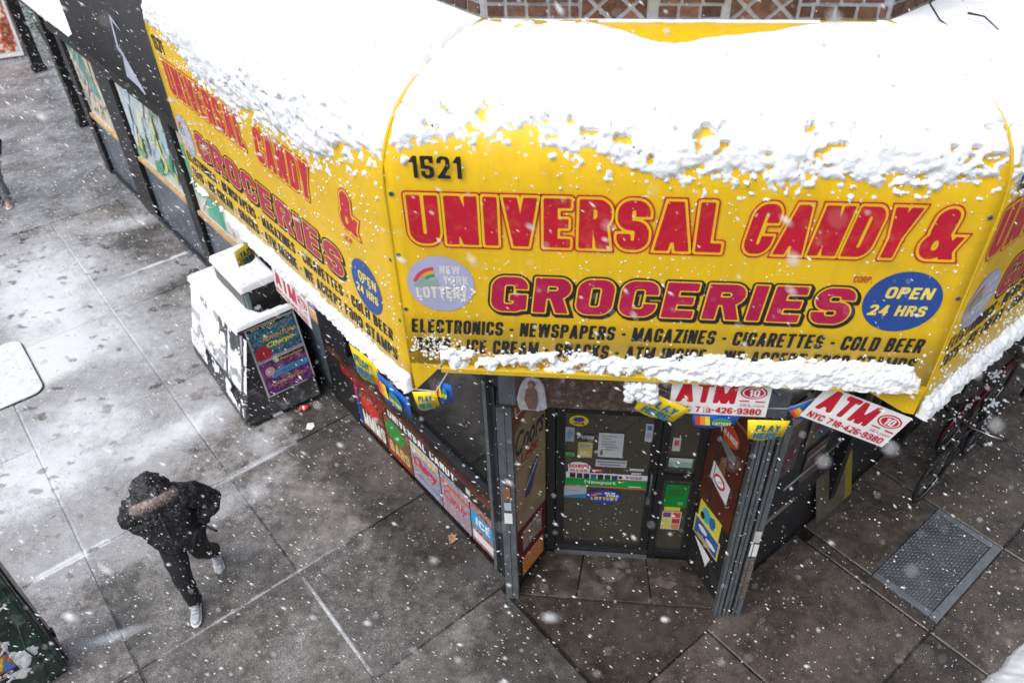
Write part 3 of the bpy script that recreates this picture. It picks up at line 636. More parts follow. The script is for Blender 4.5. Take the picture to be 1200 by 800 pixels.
# ---- left shopfront (LF) : bulkhead, posters, banner, sill, window
P0 = -0.10
mb = MB(); mb.box(LF, -3.45, -0.40, -0.32, P0 - .03, 0.0, 0.93, M_BLKW); bulk = mb.build('bulkhead', shop)
G = lambda *c: paint(c)
W_, K_ = M_WHITE, M_INK
def photo_collage(nm, cols, sc=14, st=(1, 1, 1)): return collage(nm, cols, sc, 0.35, st)
CA = photo_collage('print_candy_red', [(.05, .02, .02), (.30, .02, .02), (.04, .02, .015), (.35, .13, .04), (.32, .30, .24)], 20)
CB = photo_collage('print_magazines', [(.28, .30, .36), (.10, .14, .30), (.45, .45, .48), (.30, .06, .09), (.5, .5, .52)], 24)
CC = photo_collage('print_soda_red', [(.32, .03, .03), (.42, .38, .38), (.28, .02, .02), (.06, .02, .02)], 20)
CD = photo_collage('print_brown_choc', [(.06, .03, .02), (.16, .07, .03), (.32, .14, .04), (.04, .02, .02)], 20)
zt = 0.66; zb_ = 0.04
poster('poster', LF, -3.44, -2.93, zb_, zt, P0, M_BLUE, [('rect', .08, .55, .95, .95, G(.65, .02, .08)), ('txt', 'SAVE', .15, .64, .88, .86, W_), ('txt', 'ICE', .3, .2, .9, .48, W_), ('poly', [(0, 0), (1, 0), (.4, .16), (0, .3)], W_)], bulk, label='blue and red ice poster at the far end of the bulkhead')
poster('poster', LF, -2.91, -2.38, zb_, zt, P0, CA, [('ell', .45, .72, .36, .2, G(.6, .03, .02)), ('txt', 'mmms'.upper(), .05, .08, .95, .45, G(.75, .78, .75))], bulk)
poster('poster', LF, -2.36, -1.86, zb_, zt, P0, CD, [('ell', .42, .72, .38, .24, G(.02, .28, .04)), ('txt', 'BARS', .1, .12, .92, .40, G(.65, .45, .2)), ('rect', .0, .0, 1, .06, G(.5, .03, .02))], bulk)
items = [('rect', .02, .78, .98, .98, G(.5, .55, .6))]
for k in range(6): items.append(('ell', .1 + .16 * k, .86, .05, .07, G(.75, .5, .03)))
items += [('scr', 'Cherry', .1, .36, .9, .7, G(.6, .02, .08), .3, .02), ('rect', .05, .08, .95, .2, G(.3, .35, .5))]
poster('poster', LF, -1.84, -1.30, zb_, zt, P0, CB, items, bulk, label='white magazine poster with red script in the middle of the bulkhead')
poster('poster', LF, -1.28, -0.78, zb_, zt, P0, CB, [('scr', 'Candy', .1, .3, .9, .62, G(.62, .02, .06), .3, .02), ('rect', .0, .72, 1, .8, G(.6, .12, .05))], bulk)
poster('poster', LF, -0.76, -0.36, zb_, zt, P0, CC, [('rect', 0, .42, 1, .78, G(.03, .32, .65)), ('txt', 'ICE', .2, .5, .8, .7, W_), ('rect', .05, .1, .95, .3, G(.7, .7, .72))], bulk)
poster('name_board', LF, -3.44, -0.36, 0.685, 0.885, P0 + .012, mat('brown_board', (.028, .018, .015), .4, var=.5, scale=14), [('rect', 0, .0, .38, .9, collage('print_dark_red', [(.02, .01, .01), (.22, .01, .01), (.4, .03, .02), (.05, .02, .02)], 12)), ('txt', 'UNIVERSAL CANDY', .40, .18, .80, .86, W_), ('rect', .86, .3, .885, .8, G(.55, .65, .45))], bulk)
mb = MB(); mb.box(LF, -3.45, -0.36, -0.14, P0 + .05, 0.90, 0.945, mat('orange_ledge', (.06, .022, .014), .35, var=.8, scale=4)); mb.build('ledge', bulk, bevel=.006)
mb = MB()
for (a, b, c, d_) in ((-3.45, -.36, .95, 1.04), (-3.45, -.36, 2.45, 2.53), (-3.45, -3.38, 1.04, 2.45), (-.42, -.36, 1.04, 2.45), (-1.97, -1.91, 1.04, 2.45)): mb.box(LF, a, b, -.20, P0 + .004, c, d_, M_DSTEEL)
win = mb.build('window_frame', shop, bevel=.004)
for a, b in ((-3.38, -1.97), (-1.91, -.42)):
    mb = MB(); mb.box(LF, a, b, -.16, -.152, 1.04, 2.45, M_GLASS); mb.build('pane', win)
mb = MB()
for k in range(3): mb.box(LF, -3.4, -.42, -.50, -.18, .96 + .001 * k, .962 + .001 * k, M_STEEL) if k == 0 else None
for k in range(5): mb.box(LF, -3.36, -.44, -.24 - .05 * k, -.225 - .05 * k, .963, .985, M_DSTEEL)
mb.build('window_shelf', win)
mb = MB(); rr = random.Random(3)
gc = [G(.5, .5, .52), G(.35, .03, .04), G(.2, .2, .22), G(.55, .4, .1), G(.06, .1, .3), G(.12, .1, .09)]
for k in range(46):
    u = rr.uniform(-3.2, -.6); z = 1.0 + .38 * rr.randrange(3); hh = rr.uniform(.10, .26); ww = rr.uniform(.06, .2)
    mb.box(LF, u, u + ww, -.60 - rr.random() * .3, -.42, z, z + hh, rr.choice(gc))
for k in range(4): mb.box(LF, -3.3, -.5, -.95, -.40, .97 + .38 * k, .985 + .38 * k, M_DSTEEL)
mb.build('shelf_goods', shop, kind='stuff')
mb = MB(); mb.box(LF, -3.6, 0.0, -.35, P0 + .01, 2.53, 2.958, M_BLKW); mb.box(LF, -3.62, -3.455, -.35, P0, 0, 2.53, M_BLKW); mb.build('fascia', shop)

# ---- corner posts
def post(name, F, u0, u1, p0, p1, z1, m, parts=()):
    mb = MB(); mb.box(F, u0, u1, p0, p1, 0.0, z1, m); return mb.build(name, shop, bevel=.004)
post('steel_post', LF, -.352, -.305, -.16, -.055, 2.56, M_STEEL)
mb = MB(); mb.box(LF, -.30, -.15, -.22, -.09, 0, 2.56, M_DSTEEL); mb.box(LF, -.235, -.215, -.09, -.075, 0, 2.56, M_DSTEEL); mb.box(LF, -.145, -.06, -.26, -.13, 0, 2.56, M_BLK); mb.build('gate_track', shop, bevel=.003)
mb = MB(); mb.box(FF, -1.085, -.965, -.07, .035, 0, 2.575, M_STEEL); mb.box(FF, -1.03, -1.02, .035, .045, 0, 2.575, M_STEEL); sp = mb.build('steel_post', shop, bevel=.004)
mb = MB(); mb.box(FF, -1.06, -.99, .046, .048, 1.18, 1.32, M_WHITE); mb.box(FF, -1.06, -1.0, .046, .0485, 1.5, 1.66, G(.25, .12, .06)); mb.box(FF, -1.055, -.995, .046, .0485, 1.36, 1.46, G(.45, .5, .55)); mb.build('sticker', sp)
for a, b in ((.885, .945), (.962, 1.02), (1.045, 1.12)):
    mb = MB(); mb.box(FF, a, b, -.05, .05, 0, 2.56, M_STEEL); mb.box(FF, a + .022, a + .030, .05, .056, 0, 2.56, M_DSTEEL); o = mb.build('steel_post', shop, bevel=.003)
mb = MB(); mb.box(FF, .94, .97, -.06, .02, 0, 2.55, M_BLK); mb.box(FF, 1.02, 1.045, -.06, .02, 0, 2.55, M_BLK); mb.build('gate_track', shop)
mb = MB(); mb.box(FF, 1.05, 1.115, .052, .0535, .95, 1.12, M_WHITE); mb.box(FF, 1.055, 1.11, .0545, .056, 1.15, 1.3, G(.5, .52, .5)); mb.box(FF, 1.052, 1.118, .0535, .0545, .30, .93, mat('scuffed_tape', (.12, .10, .09), .7, var=.6, scale=30)); mb.build('sticker', o)

# ---- shutter housing over the entrance
mb = MB(); mb.box(FF, -1.06, 1.07, -.28, .012, 2.58, 2.96, M_RUST); hous = mb.build('shutter_housing', shop, bevel=.004)
for a, b in ((-1.055, -.93), (.20, .44), (.74, 1.06)): MB().box(FF, a, b, .012, .019, 2.60, 2.95, M_STEEL).build('metal_patch', hous)
MB().ell(FF, .88, 2.78, .09, .09, .03, M_STEEL, p0=.02).build('round_cap', hous)
for k in range(9):
    if not (.1 < -.92 + .17 * k < .4): MB().box(FF, -.92 + .17 * k, min(-.75 + .17 * k - .006, .735), .012, .0155 + .002 * (k % 2), 2.60, 2.94, M_RUST).build('board', hous)

# ---- entrance recess: side boards, door, sidelight
PL_ = np.array([-.985, .05, 0]); PR_ = np.array([.66, .54, 0])
RL = Frame(PL_, np.array([-.735, .50, 0]) - PL_, (.45, -.255, 0)); RL.n = np.array([.874, -.485, 0]); 
RR = Frame(PR_, np.array([.915, .05, 0]) - PR_, (-.887, -.461, 0))
lw = np.linalg.norm(np.array([-.735, .50, 0]) - PL_); rw = np.linalg.norm(np.array([.915, .05, 0]) - PR_)
mb = MB(); mb.box(RL, 0, lw, -.06, -.008, 0, 2.58, M_BLKW); ls = mb.build('side_wall', shop)
cream = mat('faded_cream_board', (.30, .215, .125), .45, var=.25, scale=5)
poster('poster', RL, .02, lw - .01, .88, 2.57, -.001, cream, [('rect', 0, .66, .06, 1, G(.2, .05, .02)), ('poly', [(0, .83), (0, 1), (1, 1), (1, .95), (.0, .74)], G(.22, .06, .02)), ('scr', 'Lager', .08, .84, .8, .92, G(.55, .5, .5), 0, .02), ('scr', 'Coors', .06, .58, .95, .74, G(.03, .03, .05), .35, .015), ('scr', 'Light', .2, .48, .75, .57, G(.35, .03, .03), .3, .02), ('poly', [(.28, .22), (.5, .38), (.75, .44), (.7, .36), (.45, .2)], G(.06, .07, .14)), ('poly', [(.3, .28), (.7, .42), (.72, .405), (.32, .265)], G(.4, .42, .5))], ls, label='tall cream beer board with black script')
poster('poster', RL, .02, lw - .01, .42, .875, -.001, mat('maroon_board', (.12, .012, .012), .4, var=.2), [('rect', .2, .2, .85, .85, collage('print_beige_people', [(.3, .2, .15), (.5, .4, .32), (.12, .06, .05), (.4, .3, .22)], 20))], ls, label='maroon framed poster below the beer board')
poster('poster', RL, .10, lw - .06, .14, .40, .004, collage('print_red_yellow', [(.5, .03, .02), (.65, .4, .03), (.6, .03, .02), (.5, .5, .5)], 22), [], ls)
mb = MB(); mb.box(RR, 0, rw, -.06, -.008, 0, 2.58, M_BLKW); rs = mb.build('side_wall', shop)
br = mat('oxblood_board', (.095, .022, .015), .35, var=.25, scale=5)
poster('poster', RR, .01, rw - .06, 1.02, 2.57, -.001, br, [('rect', .02, .78, .98, .8, G(.35, .12, .04)), ('ell', .5, .66, .28, .07, G(.62, .07, .02)), ('txt', 'GRANDE', .25, .635, .75, .675, W_), ('poly', [(.25, .58), (.6, .50), (.78, .52), (.76, .57), (.45, .6)], G(.18, .2, .17)), ('poly', [(.42, .47), (.55, .5), (.6, .36), (.38, .36)], G(.22, .1, .05)), ('poly', [(.22, .25), (.78, .18), (.8, .33), (.25, .39)], W_), ('ell', .5, .285, .17, .05, G(.55, .06, .05)), ('ell', .5, .285, .12, .032, W_)], rs, label='oxblood beer board with a round red logo')
poster('poster', RR, .06, rw - .16, .80, 1.03, .006, G(.7, .62, .05), [('ell', .35, .5, .2, .4, G(.05, .4, .5)), ('ell', .65, .5, .15, .35, G(.03, .15, .35)), ('ell', .2, .3, .1, .2, K_)], rs)
poster('poster', RR, .03, rw - .12, .55, .80, .010, G(.6, .5, .1), [('rect', .05, .08, .95, .92, G(.03, .1, .4)), ('ell', .35, .62, .18, .14, W_), ('ell', .7, .4, .2, .12, W_), ('rect', .2, .15, .7, .25, G(.6, .5, .1))], rs, label='blue sign with a yellow border low on the right side wall')
mb = MB(); mb.prism(RR, [(.08, .50), (.34, .46), (.30, .30), (.22, .38)], .002, .008, M_WHITE); mb.build('torn_paper', rs)

DF = Frame((0, .54, 0), (1, 0, 0), (0, -1, 0))
mb = MB()
for (a, b, c, d_, p) in ((-.74, -.655, 0, 2.58, 0), (.272, .335, 0, 2.58, 0), (.60, .665, 0, 2.58, 0), (-.655, .272, 2.07, 2.58, -.004), (.335, .60, 2.07, 2.58, -.004), (-.655, .272, 0.0, .035, -.004), (.335, .60, 0, .12, -.004), (.335, .60, 1.18, 1.25, -.004)):
    mb.box(DF, a, b, -.08, p, c, d_, M_BLK)
df = mb.build('door_frame', shop, bevel=.004)
mb = MB(); mb.box(DF, -.655, .27, -.03, .035, .02, .034, M_ALU); mb.build('sill', df)
door = MB()
for (a, b, c, d_) in ((-.65, -.572, .04, 2.06), (.19, .268, .04, 2.06), (-.572, .19, 1.97, 2.06), (-.572, .19, .04, .16), (-.572, .19, 1.05, 1.10)): door.box(DF, a, b, -.06, -.012 if (c, a) != (1.05, -.572) else -.0345, c, d_, M_BLK)
dr = door.build('entrance_door', shop, bevel=.004)
for c, d_ in ((.16, 1.05), (1.10, 1.97)):
    mb = MB(); mb.box(DF, -.572, .19, -.042, -.036, c, d_, M_DGLASS); mb.build('pane', dr)
mb = MB(); mb.tube([DF.at(.215, .0, .95), DF.at(.215, .05, .97), DF.at(.215, .05, 1.28), DF.at(.215, 0, 1.30)], .011, M_STEEL); mb.build('handle', dr)
mb = MB(); mb.box(DF, .20, .235, -.012, -.004, .82, .92, M_STEEL); mb.build('lock', dr)
SP = -.032
def st(u0, u1, z0, z1, base, items=(), **k): return poster('sticker', DF, u0, u1, z0, z1, SP + .002, base, items, dr, thick=.0015, **k)
mb = MB(); mb.ell(DF, -.455, 1.865, .085, .065, SP + .002, G(.75, .55, .02), p0=SP); mb.ell(DF, -.455, 1.88, .05, .03, SP + .003, G(.05, .06, .25)); letters(mb, DF, 'OPEN', -.5, -.41, 1.82, 1.845, SP + .003, m=K_, res=.1); mb.build('sticker', dr, label='round yellow sticker at the top of the door')
st(-.57, -.49, 1.60, 1.78, G(.3, .36, .4), [('poly', [(.1, .5), (.5, .9), (.9, .5), (.5, .1)], G(.15, .25, .35))])
st(-.48, -.30, 1.63, 1.70, G(.05, .05, .06), [('txt', 'PUSH', .1, .2, .9, .8, G(.5, .5, .5))])
note = [('rect', .12, .86 - .11 * k, .5 + .38 * rnd.random(), .90 - .11 * k, G(.25, .25, .27)) for k in range(6)]
st(-.275, -.055, 1.42, 1.73, G(.5, .52, .56), note + [('ell', .14, .2, .06, .12, G(.15, .13, .13))], label='white typed notice in the middle of the door')
st(-.455, -.325, 1.40, 1.60, G(.48, .38, .12), [('rect', .15, .68, .85, .86, G(.2, .3, .35)), ('txt', 'ROLL', .15, .1, .85, .45, G(.7, .65, .4))])
st(-.57, -.48, 1.40, 1.47, G(.06, .07, .05), [('txt', 'OPEN', .05, .1, .95, .9, G(.1, .4, .12))])
st(-.29, -.01, 1.29, 1.385, G(.42, .44, .48), [('rect', .05, .62, .95, .78, G(.12, .14, .2)), ('rect', .12, .25, .8, .4, G(.12, .14, .2))])
st(.125, .19, 1.65, 1.87, G(.45, .48, .55), [('rect', .2, .65, .8, .9, G(.05, .15, .45)), ('rect', .2, .2, .8, .5, G(.35, .3, .45))])
mb = MB(); a_ = [(-.535, 1.19), (-.34, 1.19), (-.335, 1.29), (-.38, 1.325), (-.44, 1.335), (-.50, 1.325), (-.54, 1.29)]
mb.prism(DF, a_, SP, SP + .002, W_); letters(mb, DF, 'BACKWOODS', -.53, -.345, 1.255, 1.305, SP + .003, m=G(.6, .02, .05), res=.1); letters(mb, DF, 'SOLD HERE', -.52, -.355, 1.205, 1.235, SP + .003, m=G(.6, .02, .05), res=.12); mb.build('sticker', dr, label='white arched sticker with red lettering')
st(-.32, -.215, 1.215, 1.255, G(.55, .02, .05), [('txt', 'SALE', .2, .25, .8, .75, W_)])
st(.02, .15, 1.255, 1.285, G(.5, .5, .52)); st(.04, .13, 1.205, 1.23, G(.5, .5, .52))
pk = [('rect', .045 + .085 * k, .04, .115 + .085 * k, .86, G(*c)) for k, c in enumerate(((.06, .01, .05), (.03, .03, .05), (.02, .02, .03), (.03, .15, .22), (.02, .02, .02), (.05, .05, .06), (.02, .04, .12)))]
st(-.555, .20, 1.115, 1.195, W_, pk + [('rect', .62, .10, 1, .22, G(.35, .03, .08)), ('txt', 'VUSE', .72, .4, .93, .86, G(.2, .2, .25)), ('ell', .66, .6, .025, .22, K_)], label='white strip with a row of dark packs across the door')
st(-.565, .195, 1.00, 1.113, G(.0, .30, .05), [('rect', 0, 0, 1, .12, G(.7, .16, .02)), ('scr', 'Newport', .24, .30, .62, .86, W_, 0, .015), ('rect', .78, .26, .93, .36, W_), ('poly', [(.64, .9), (.74, .9), (.68, .7)], G(.7, .3, .1))], label='green banner with white lettering across the door')
st(-.585, -.36, .83, .995, G(.40, .45, .52), [('poly', [(0, 0), (1, 0), (1, .42), (0, .12)], G(.03, .22, .42)), ('rect', .1, .6, .8, .66, G(.25, .3, .4))])
def lottery(mb, F, cu, cz, ru, rz, p, blue, gold, white, rain=True, n=40):
    mb.ell(F, cu, cz, ru, rz, p, blue, n=n)
    b_ = p + .001
    def arc(r0, r1, a0, a1, m, k):
        P = []
        for i in range(9): g_ = R_(a0 + (a1 - a0) * i / 8); P.append((cu - ru * .12 + r1 * ru * math.cos(g_), cz - rz * .10 + r1 * rz * math.sin(g_)))
        for i in range(9): g_ = R_(a1 + (a0 - a1) * i / 8); P.append((cu - ru * .12 + r0 * ru * math.cos(g_), cz - rz * .10 + r0 * rz * math.sin(g_)))
        mb.poly(F, P, k, m)
    if rain:
        arc(.62, .74, 95, 165, G(.6, .05, .08), b_); arc(.5, .61, 95, 165, G(.7, .35, .05), b_); arc(.38, .49, 95, 165, G(.05, .3, .12), b_)
    letters(mb, F, 'NEW', cu + .0 * ru, cu + .62 * ru, cz + .40 * rz, cz + .70 * rz, b_, m=white, res=.09, h=.2)
    letters(mb, F, 'YORK', cu + .08 * ru, cu + .85 * ru, cz + .02 * rz, cz + .34 * rz, b_, m=white, res=.09, h=.2)
    letters(mb, F, 'LOTTERY', cu - .78 * ru, cu + .80 * ru, cz - .52 * rz, cz - .08 * rz, b_, m=gold, res=.07, h=.2)
mb = MB(); mb.ell(DF, -.19, .87, .165, .10, SP + .002, G(.02, .04, .25), p0=SP); lottery(mb, DF, -.19, .87, .16, .096, SP + .003, G(.02, .05, .35), G(.8, .6, .03), W_); mb.build('sticker', dr, label='oval blue lottery sticker under the green banner')
# sidelight
mb = MB(); mb.box(DF, .335, .60, -.046, -.04, .12, 1.18, M_DGLASS); mb.box(DF, .335, .60, -.046, -.04, 1.25, 2.07, M_DGLASS); mb.build('pane', df)
def s2(u0, u1, z0, z1, base, items=(), **k): return poster('sticker', DF, u0, u1, z0, z1, SP + .002, base, items, df, thick=.0015, **k)
s2(.37, .58, .78, 1.10, G(.0, .20, .03), [('rect', .6, .1, .85, .25, G(.1, .35, .12)), ('txt', 'MINT', .15, .5, .85, .8, G(.02, .12, .03))], label='green sticker low on the sidelight')
s2(.38, .53, .72, .775, G(.6, .5, .05))
s2(.37, .55, .44, .71, G(.55, .55, .4), [('rect', .05, .68, .45, .95, G(.15, .05, .2)), ('rect', .55, .68, .95, .95, G(.5, .05, .05)), ('rect', .05, .36, .45, .63, G(.55, .55, .1)), ('rect', .55, .36, .95, .63, G(.45, .03, .05)), ('rect', .05, .05, .45, .31, G(.6, .55, .1)), ('rect', .55, .05, .95, .31, G(.6, .2, .1))], label='sheet of six small coloured stickers on the sidelight')
s2(.36, .57, 1.34, 1.46, G(.25, .4, .38), [('rect', 0, .6, 1, 1, G(.5, .52, .52))]); s2(.37, .44, 1.55, 1.72, G(.5, .5, .52), [('rect', .2, .4, .8, .8, G(.5, .1, .1))])

# dim room goods seen through the door
mb = MB(); rr = random.Random(8)
mb.box(DF, -.62, .58, -1.5, -1.4, 0, 2.3, mat('beige_shelving', (.16, .14, .10), .7, var=.4, scale=3))
for k in range(30):
    u = rr.uniform(-.6, .5); z = rr.choice((.2, .6, 1.0, 1.4, 1.8)); mb.box(DF, u, u + .1, -1.4, -1.3, z, z + .2, rr.choice(gc))
mb.build('shelf_goods', shop, kind='stuff')

# ---- right shopfront (RF): dark shutters with piers and boards
rf = MB()
rf.box(RF, .06, 9.5, -.50, -.16, 0, 2.55, M_BLKW)
rsf = rf.build('side_wall', shop)
for k in range(6):
    u = .12 + k * 1.45; mb = MB(); mb.box(RF, u, u + .10, -.16, -.06, 0, 2.55, M_BLK); mb.build('pier', shop)
for k in range(28):
    mb = MB(); z = .10 + .086 * k; mb.box(RF, 2.9, 9.4, -.16, -.14 + .004 * (k % 2), z, z + .08, M_DSTEEL); mb.build('shutter_slat', shop)
mb = MB(); mb.box(RF, -.02, 9.5, -.35, -.09, 2.56, 2.961, M_BLKW); mb.box(RF, 0.02, 9.5, -.09, -.06, 2.60, 2.9, M_DSTEEL); mb.build('fascia', shop)
for k, (a, b, c, d_) in enumerate(((.30, .75, 1.35, 2.3), (.85, 1.4, 1.5, 2.35), (1.75, 1.98, 1.2, 2.3), (.95, 1.3, .95, 1.4), (3.1, 4.0, 1.2, 2.2))):
    poster('poster', RF, a, b, c, d_, -.145, collage('print_dim_%d' % (k % 3), [[(.02, .02, .03), (.12, .05, .04), (.04, .04, .05), (.22, .18, .14)], [(.02, .03, .05), (.05, .10, .14), (.16, .12, .06), (.03, .03, .03)], [(.10, .03, .02), (.03, .03, .03), (.20, .17, .13), (.06, .05, .05)]][k % 3], 10), [('rect', .08, .7, .92, .8, G(.25, .22, .18)), ('rect', .15, .2, .8, .3, G(.12, .03, .03))], shop)
B1 = RF.sub(.36, -.05, .52, 0, 25)
poster('poster', B1, 0, .62, .22, .52, 0, collage('print_faded_board', [(.07, .06, .055), (.18, .17, .16), (.11, .05, .045), (.15, .14, .13)], 9, stretch=(1, 1, 6)), [('rect', .05, .62, .95, .7, G(.3, .08, .06)), ('rect', .05, .3, .95, .36, G(.3, .08, .06))], shop, label='faded striped board low on the right wall')
B2 = RF.sub(1.35, -.02, .15, 0, 14)
poster('poster', B2, 0, .62, 0, 1.25, 0, collage('print_tan_board', [(.05, .04, .03), (.13, .11, .08), (.04, .035, .03), (.14, .12, .05)], 9), [('rect', .8, 0, 1, 1, G(.20, .16, .02)), ('rect', 0, .92, 1, .96, G(.02, .1, .2)), ('rect', .1, .45, .7, .5, G(.06, .05, .05))], shop, label='tall tan board with a yellow edge on the right wall')
mb = MB(); mb.tube([RF.at(.42, -.03, 1.40), RF.at(1.3, -.03, 1.43)], .014, M_STEEL); mb.build('rail', shop)
mb = MB(); mb.box(RF, 2.05, 2.75, -.155, -.10, 1.0, 2.3, M_INT); mb.box(RF, 2.1, 2.7, -.10, -.095, 1.05, 2.25, M_GLASS); mb.build('side_window', shop)

# ================================================================== THE AWNING
PROF = [(0.0, 5.43), (.12, 5.428), (.25, 5.42), (.40, 5.40), (.52, 5.375), (.63, 5.345), (.72, 5.31), (.79, 5.27), (.845, 5.22), (.89, 5.16), (.92, 5.09), (.94, 5.01), (.95, 4.92), (.95, 4.6), (.95, 4.2), (.95, 3.81)]
prof = np.array(PROF); seglen = np.hypot(*(prof[1:] - prof[:-1]).T); arc = np.concatenate([[0], np.cumsum(seglen)])
def pz(s): return np.interp(s, arc, prof[:, 0]), np.interp(s, arc, prof[:, 1])
def pnorm(s):
    a = pz(np.maximum(s - .03, 0)); b = pz(np.minimum(s + .03, arc[-1])); dp, dz = b[0] - a[0], b[1] - a[1]; L = np.hypot(dp, dz) + 1e-9
    return -dz / L, dp / L
awn = thing('shop_awning', 'curved yellow vinyl awning with red grocery lettering wrapping the store corner', 'awning', (0, -0.5, 3.8))
SIDES = {'front': (FF, lambda p: -1.03 - T22 * p, lambda p: 1.04 + T22 * p),
         'left': (LF, lambda p: -2.885 + 0 * p, lambda p: T22 * p),
         'right': (RF, lambda p: -T22 * p, lambda p: 5.2 + 0 * p)}
panels = {}
for nm, (F, ua, ub) in SIDES.items():
    pts = PROF + ([(.95, 3.61)] if nm != 'front' else [])
    pts = [tuple(a) for a in pts]; n = 40; V = []
    for k, (p, z) in enumerate(pts):
        for i in range(n + 1):
            t = i / n; e = .004 if 0 < i < n else 0
            if nm == 'left' and k == len(pts) - 1: a0 = ua(p) - .06
            else: a0 = ua(p)
            wob = (0.010 * math.sin(i * .9 + k * .6) if 3 <= k <= 12 and 0 < i < n else 0)
            V.append(F.at(a0 + (ub(p) - a0) * t, p - abs(wob) * .6, z))
    Fc = [(k * (n + 1) + i, k * (n + 1) + i + 1, (k + 1) * (n + 1) + i + 1, (k + 1) * (n + 1) + i) for k in range(len(pts) - 1) for i in range(n)]
    mb = MB(); mb.add(V, Fc, M_YEL, True)
    if nm == 'front':
        mb.poly(F, [(-1.42, 3.809), (-1.23, 3.809), (-1.41, 3.60)], .95, M_YEL)
        mb.poly(F, [(1.05, 3.809), (1.43, 3.809), (1.42, 3.595), (1.36, 3.61)], .95, M_YEL)
    o = mb.build('fabric_panel', awn, label={'front': 'front yellow panel of the awning', 'left': 'left yellow panel along the side street', 'right': 'right yellow panel in shade'}[nm])
    sm = o.modifiers.new('solid', 'SOLIDIFY'); sm.thickness = .004; sm.offset = -1
    panels[nm] = o
pl_ = lambda F, u, extra=0.006: [F.at(u(p), p + extra, z + extra) for p, z in PROF + [(.95, 3.61)]]
for F_, f_ in ((FF, lambda p: -1.03 - T22 * p), (FF, lambda p: 1.04 + T22 * p), (LF, lambda p: -2.885)): MB().tube(pl_(F_, f_, .002), .0065, M_YELD, 8).build('piping', awn)
mb = MB()
for F, u, z in ((FF, -1.392, 4.905), (FF, -1.40, 4.55), (FF, -1.40, 4.2), (FF, -1.405, 3.9), (LF, .355, 4.5), (LF, .36, 4.1), (FF, 1.40, 4.86), (FF, 1.405, 4.4)):
    mb.ell(F, u, z, .013, .013, .956, M_STEEL, n=14, p0=.95); mb.ell(F, u, z, .006, .006, .957, M_INK, n=8)
mb.build('grommet', awn, kind='stuff')
mb = MB(); mb.box(FF, -1.23, 1.385, .952, 1.000, 3.802, 3.812, M_YELD); mb.box(FF, -1.23, 1.385, .992, 1.002, 3.790, 3.820, M_YELD); mb.build('hem_lip', awn)
mb = MB()
for F, a, b in ((FF, -1.35, 1.36), (LF, -2.9, .33), (RF, -.33, 5.2)):
    mb.tube([F.at(a, .93, 3.78), F.at(b, .93, 3.78)], .012, M_DSTEEL)
for F, us in ((FF, (-1.0, 0, 1.0)), (LF, (-2.8, -1.4)), (RF, (1.4, 2.8, 4.2))):
    for u in us: mb.tube([F.at(u, .0, 3.0), F.at(u, .93, 3.78)], .012, M_DSTEEL); mb.tube([F.at(u, .0, 3.0), F.at(u, .0, 5.35)], .012, M_DSTEEL)
mb.build('support_frame', awn)
PP = .9565
def red_layers(k=1.0): return [(.082 * k, M_RED, 0, 0, 0), (.05 * k, M_YPRT, .0006, 0, 0), (0.0, M_RED, .0012, 0, 0)]
def letter_obj(nm, fn):
    mb = MB(); fn(mb); return mb.build('lettering', panels[nm])
GL = [(.085, M_INK, 0, .010, -.012), (.085, M_INK, .0004, 0, 0), (.035, M_YPRT, .0009, 0, 0), (0.0, M_MAG, .0014, 0, 0)]
L1 = 'ELECTRONICS - NEWSPAPERS - MAGAZINES - CIGARETTES - COLD BEER'
L2 = 'TOYS - ICE CREAM - SNACKS - ATM INSIDE - WE ACCEPT FOOD STAMPS'
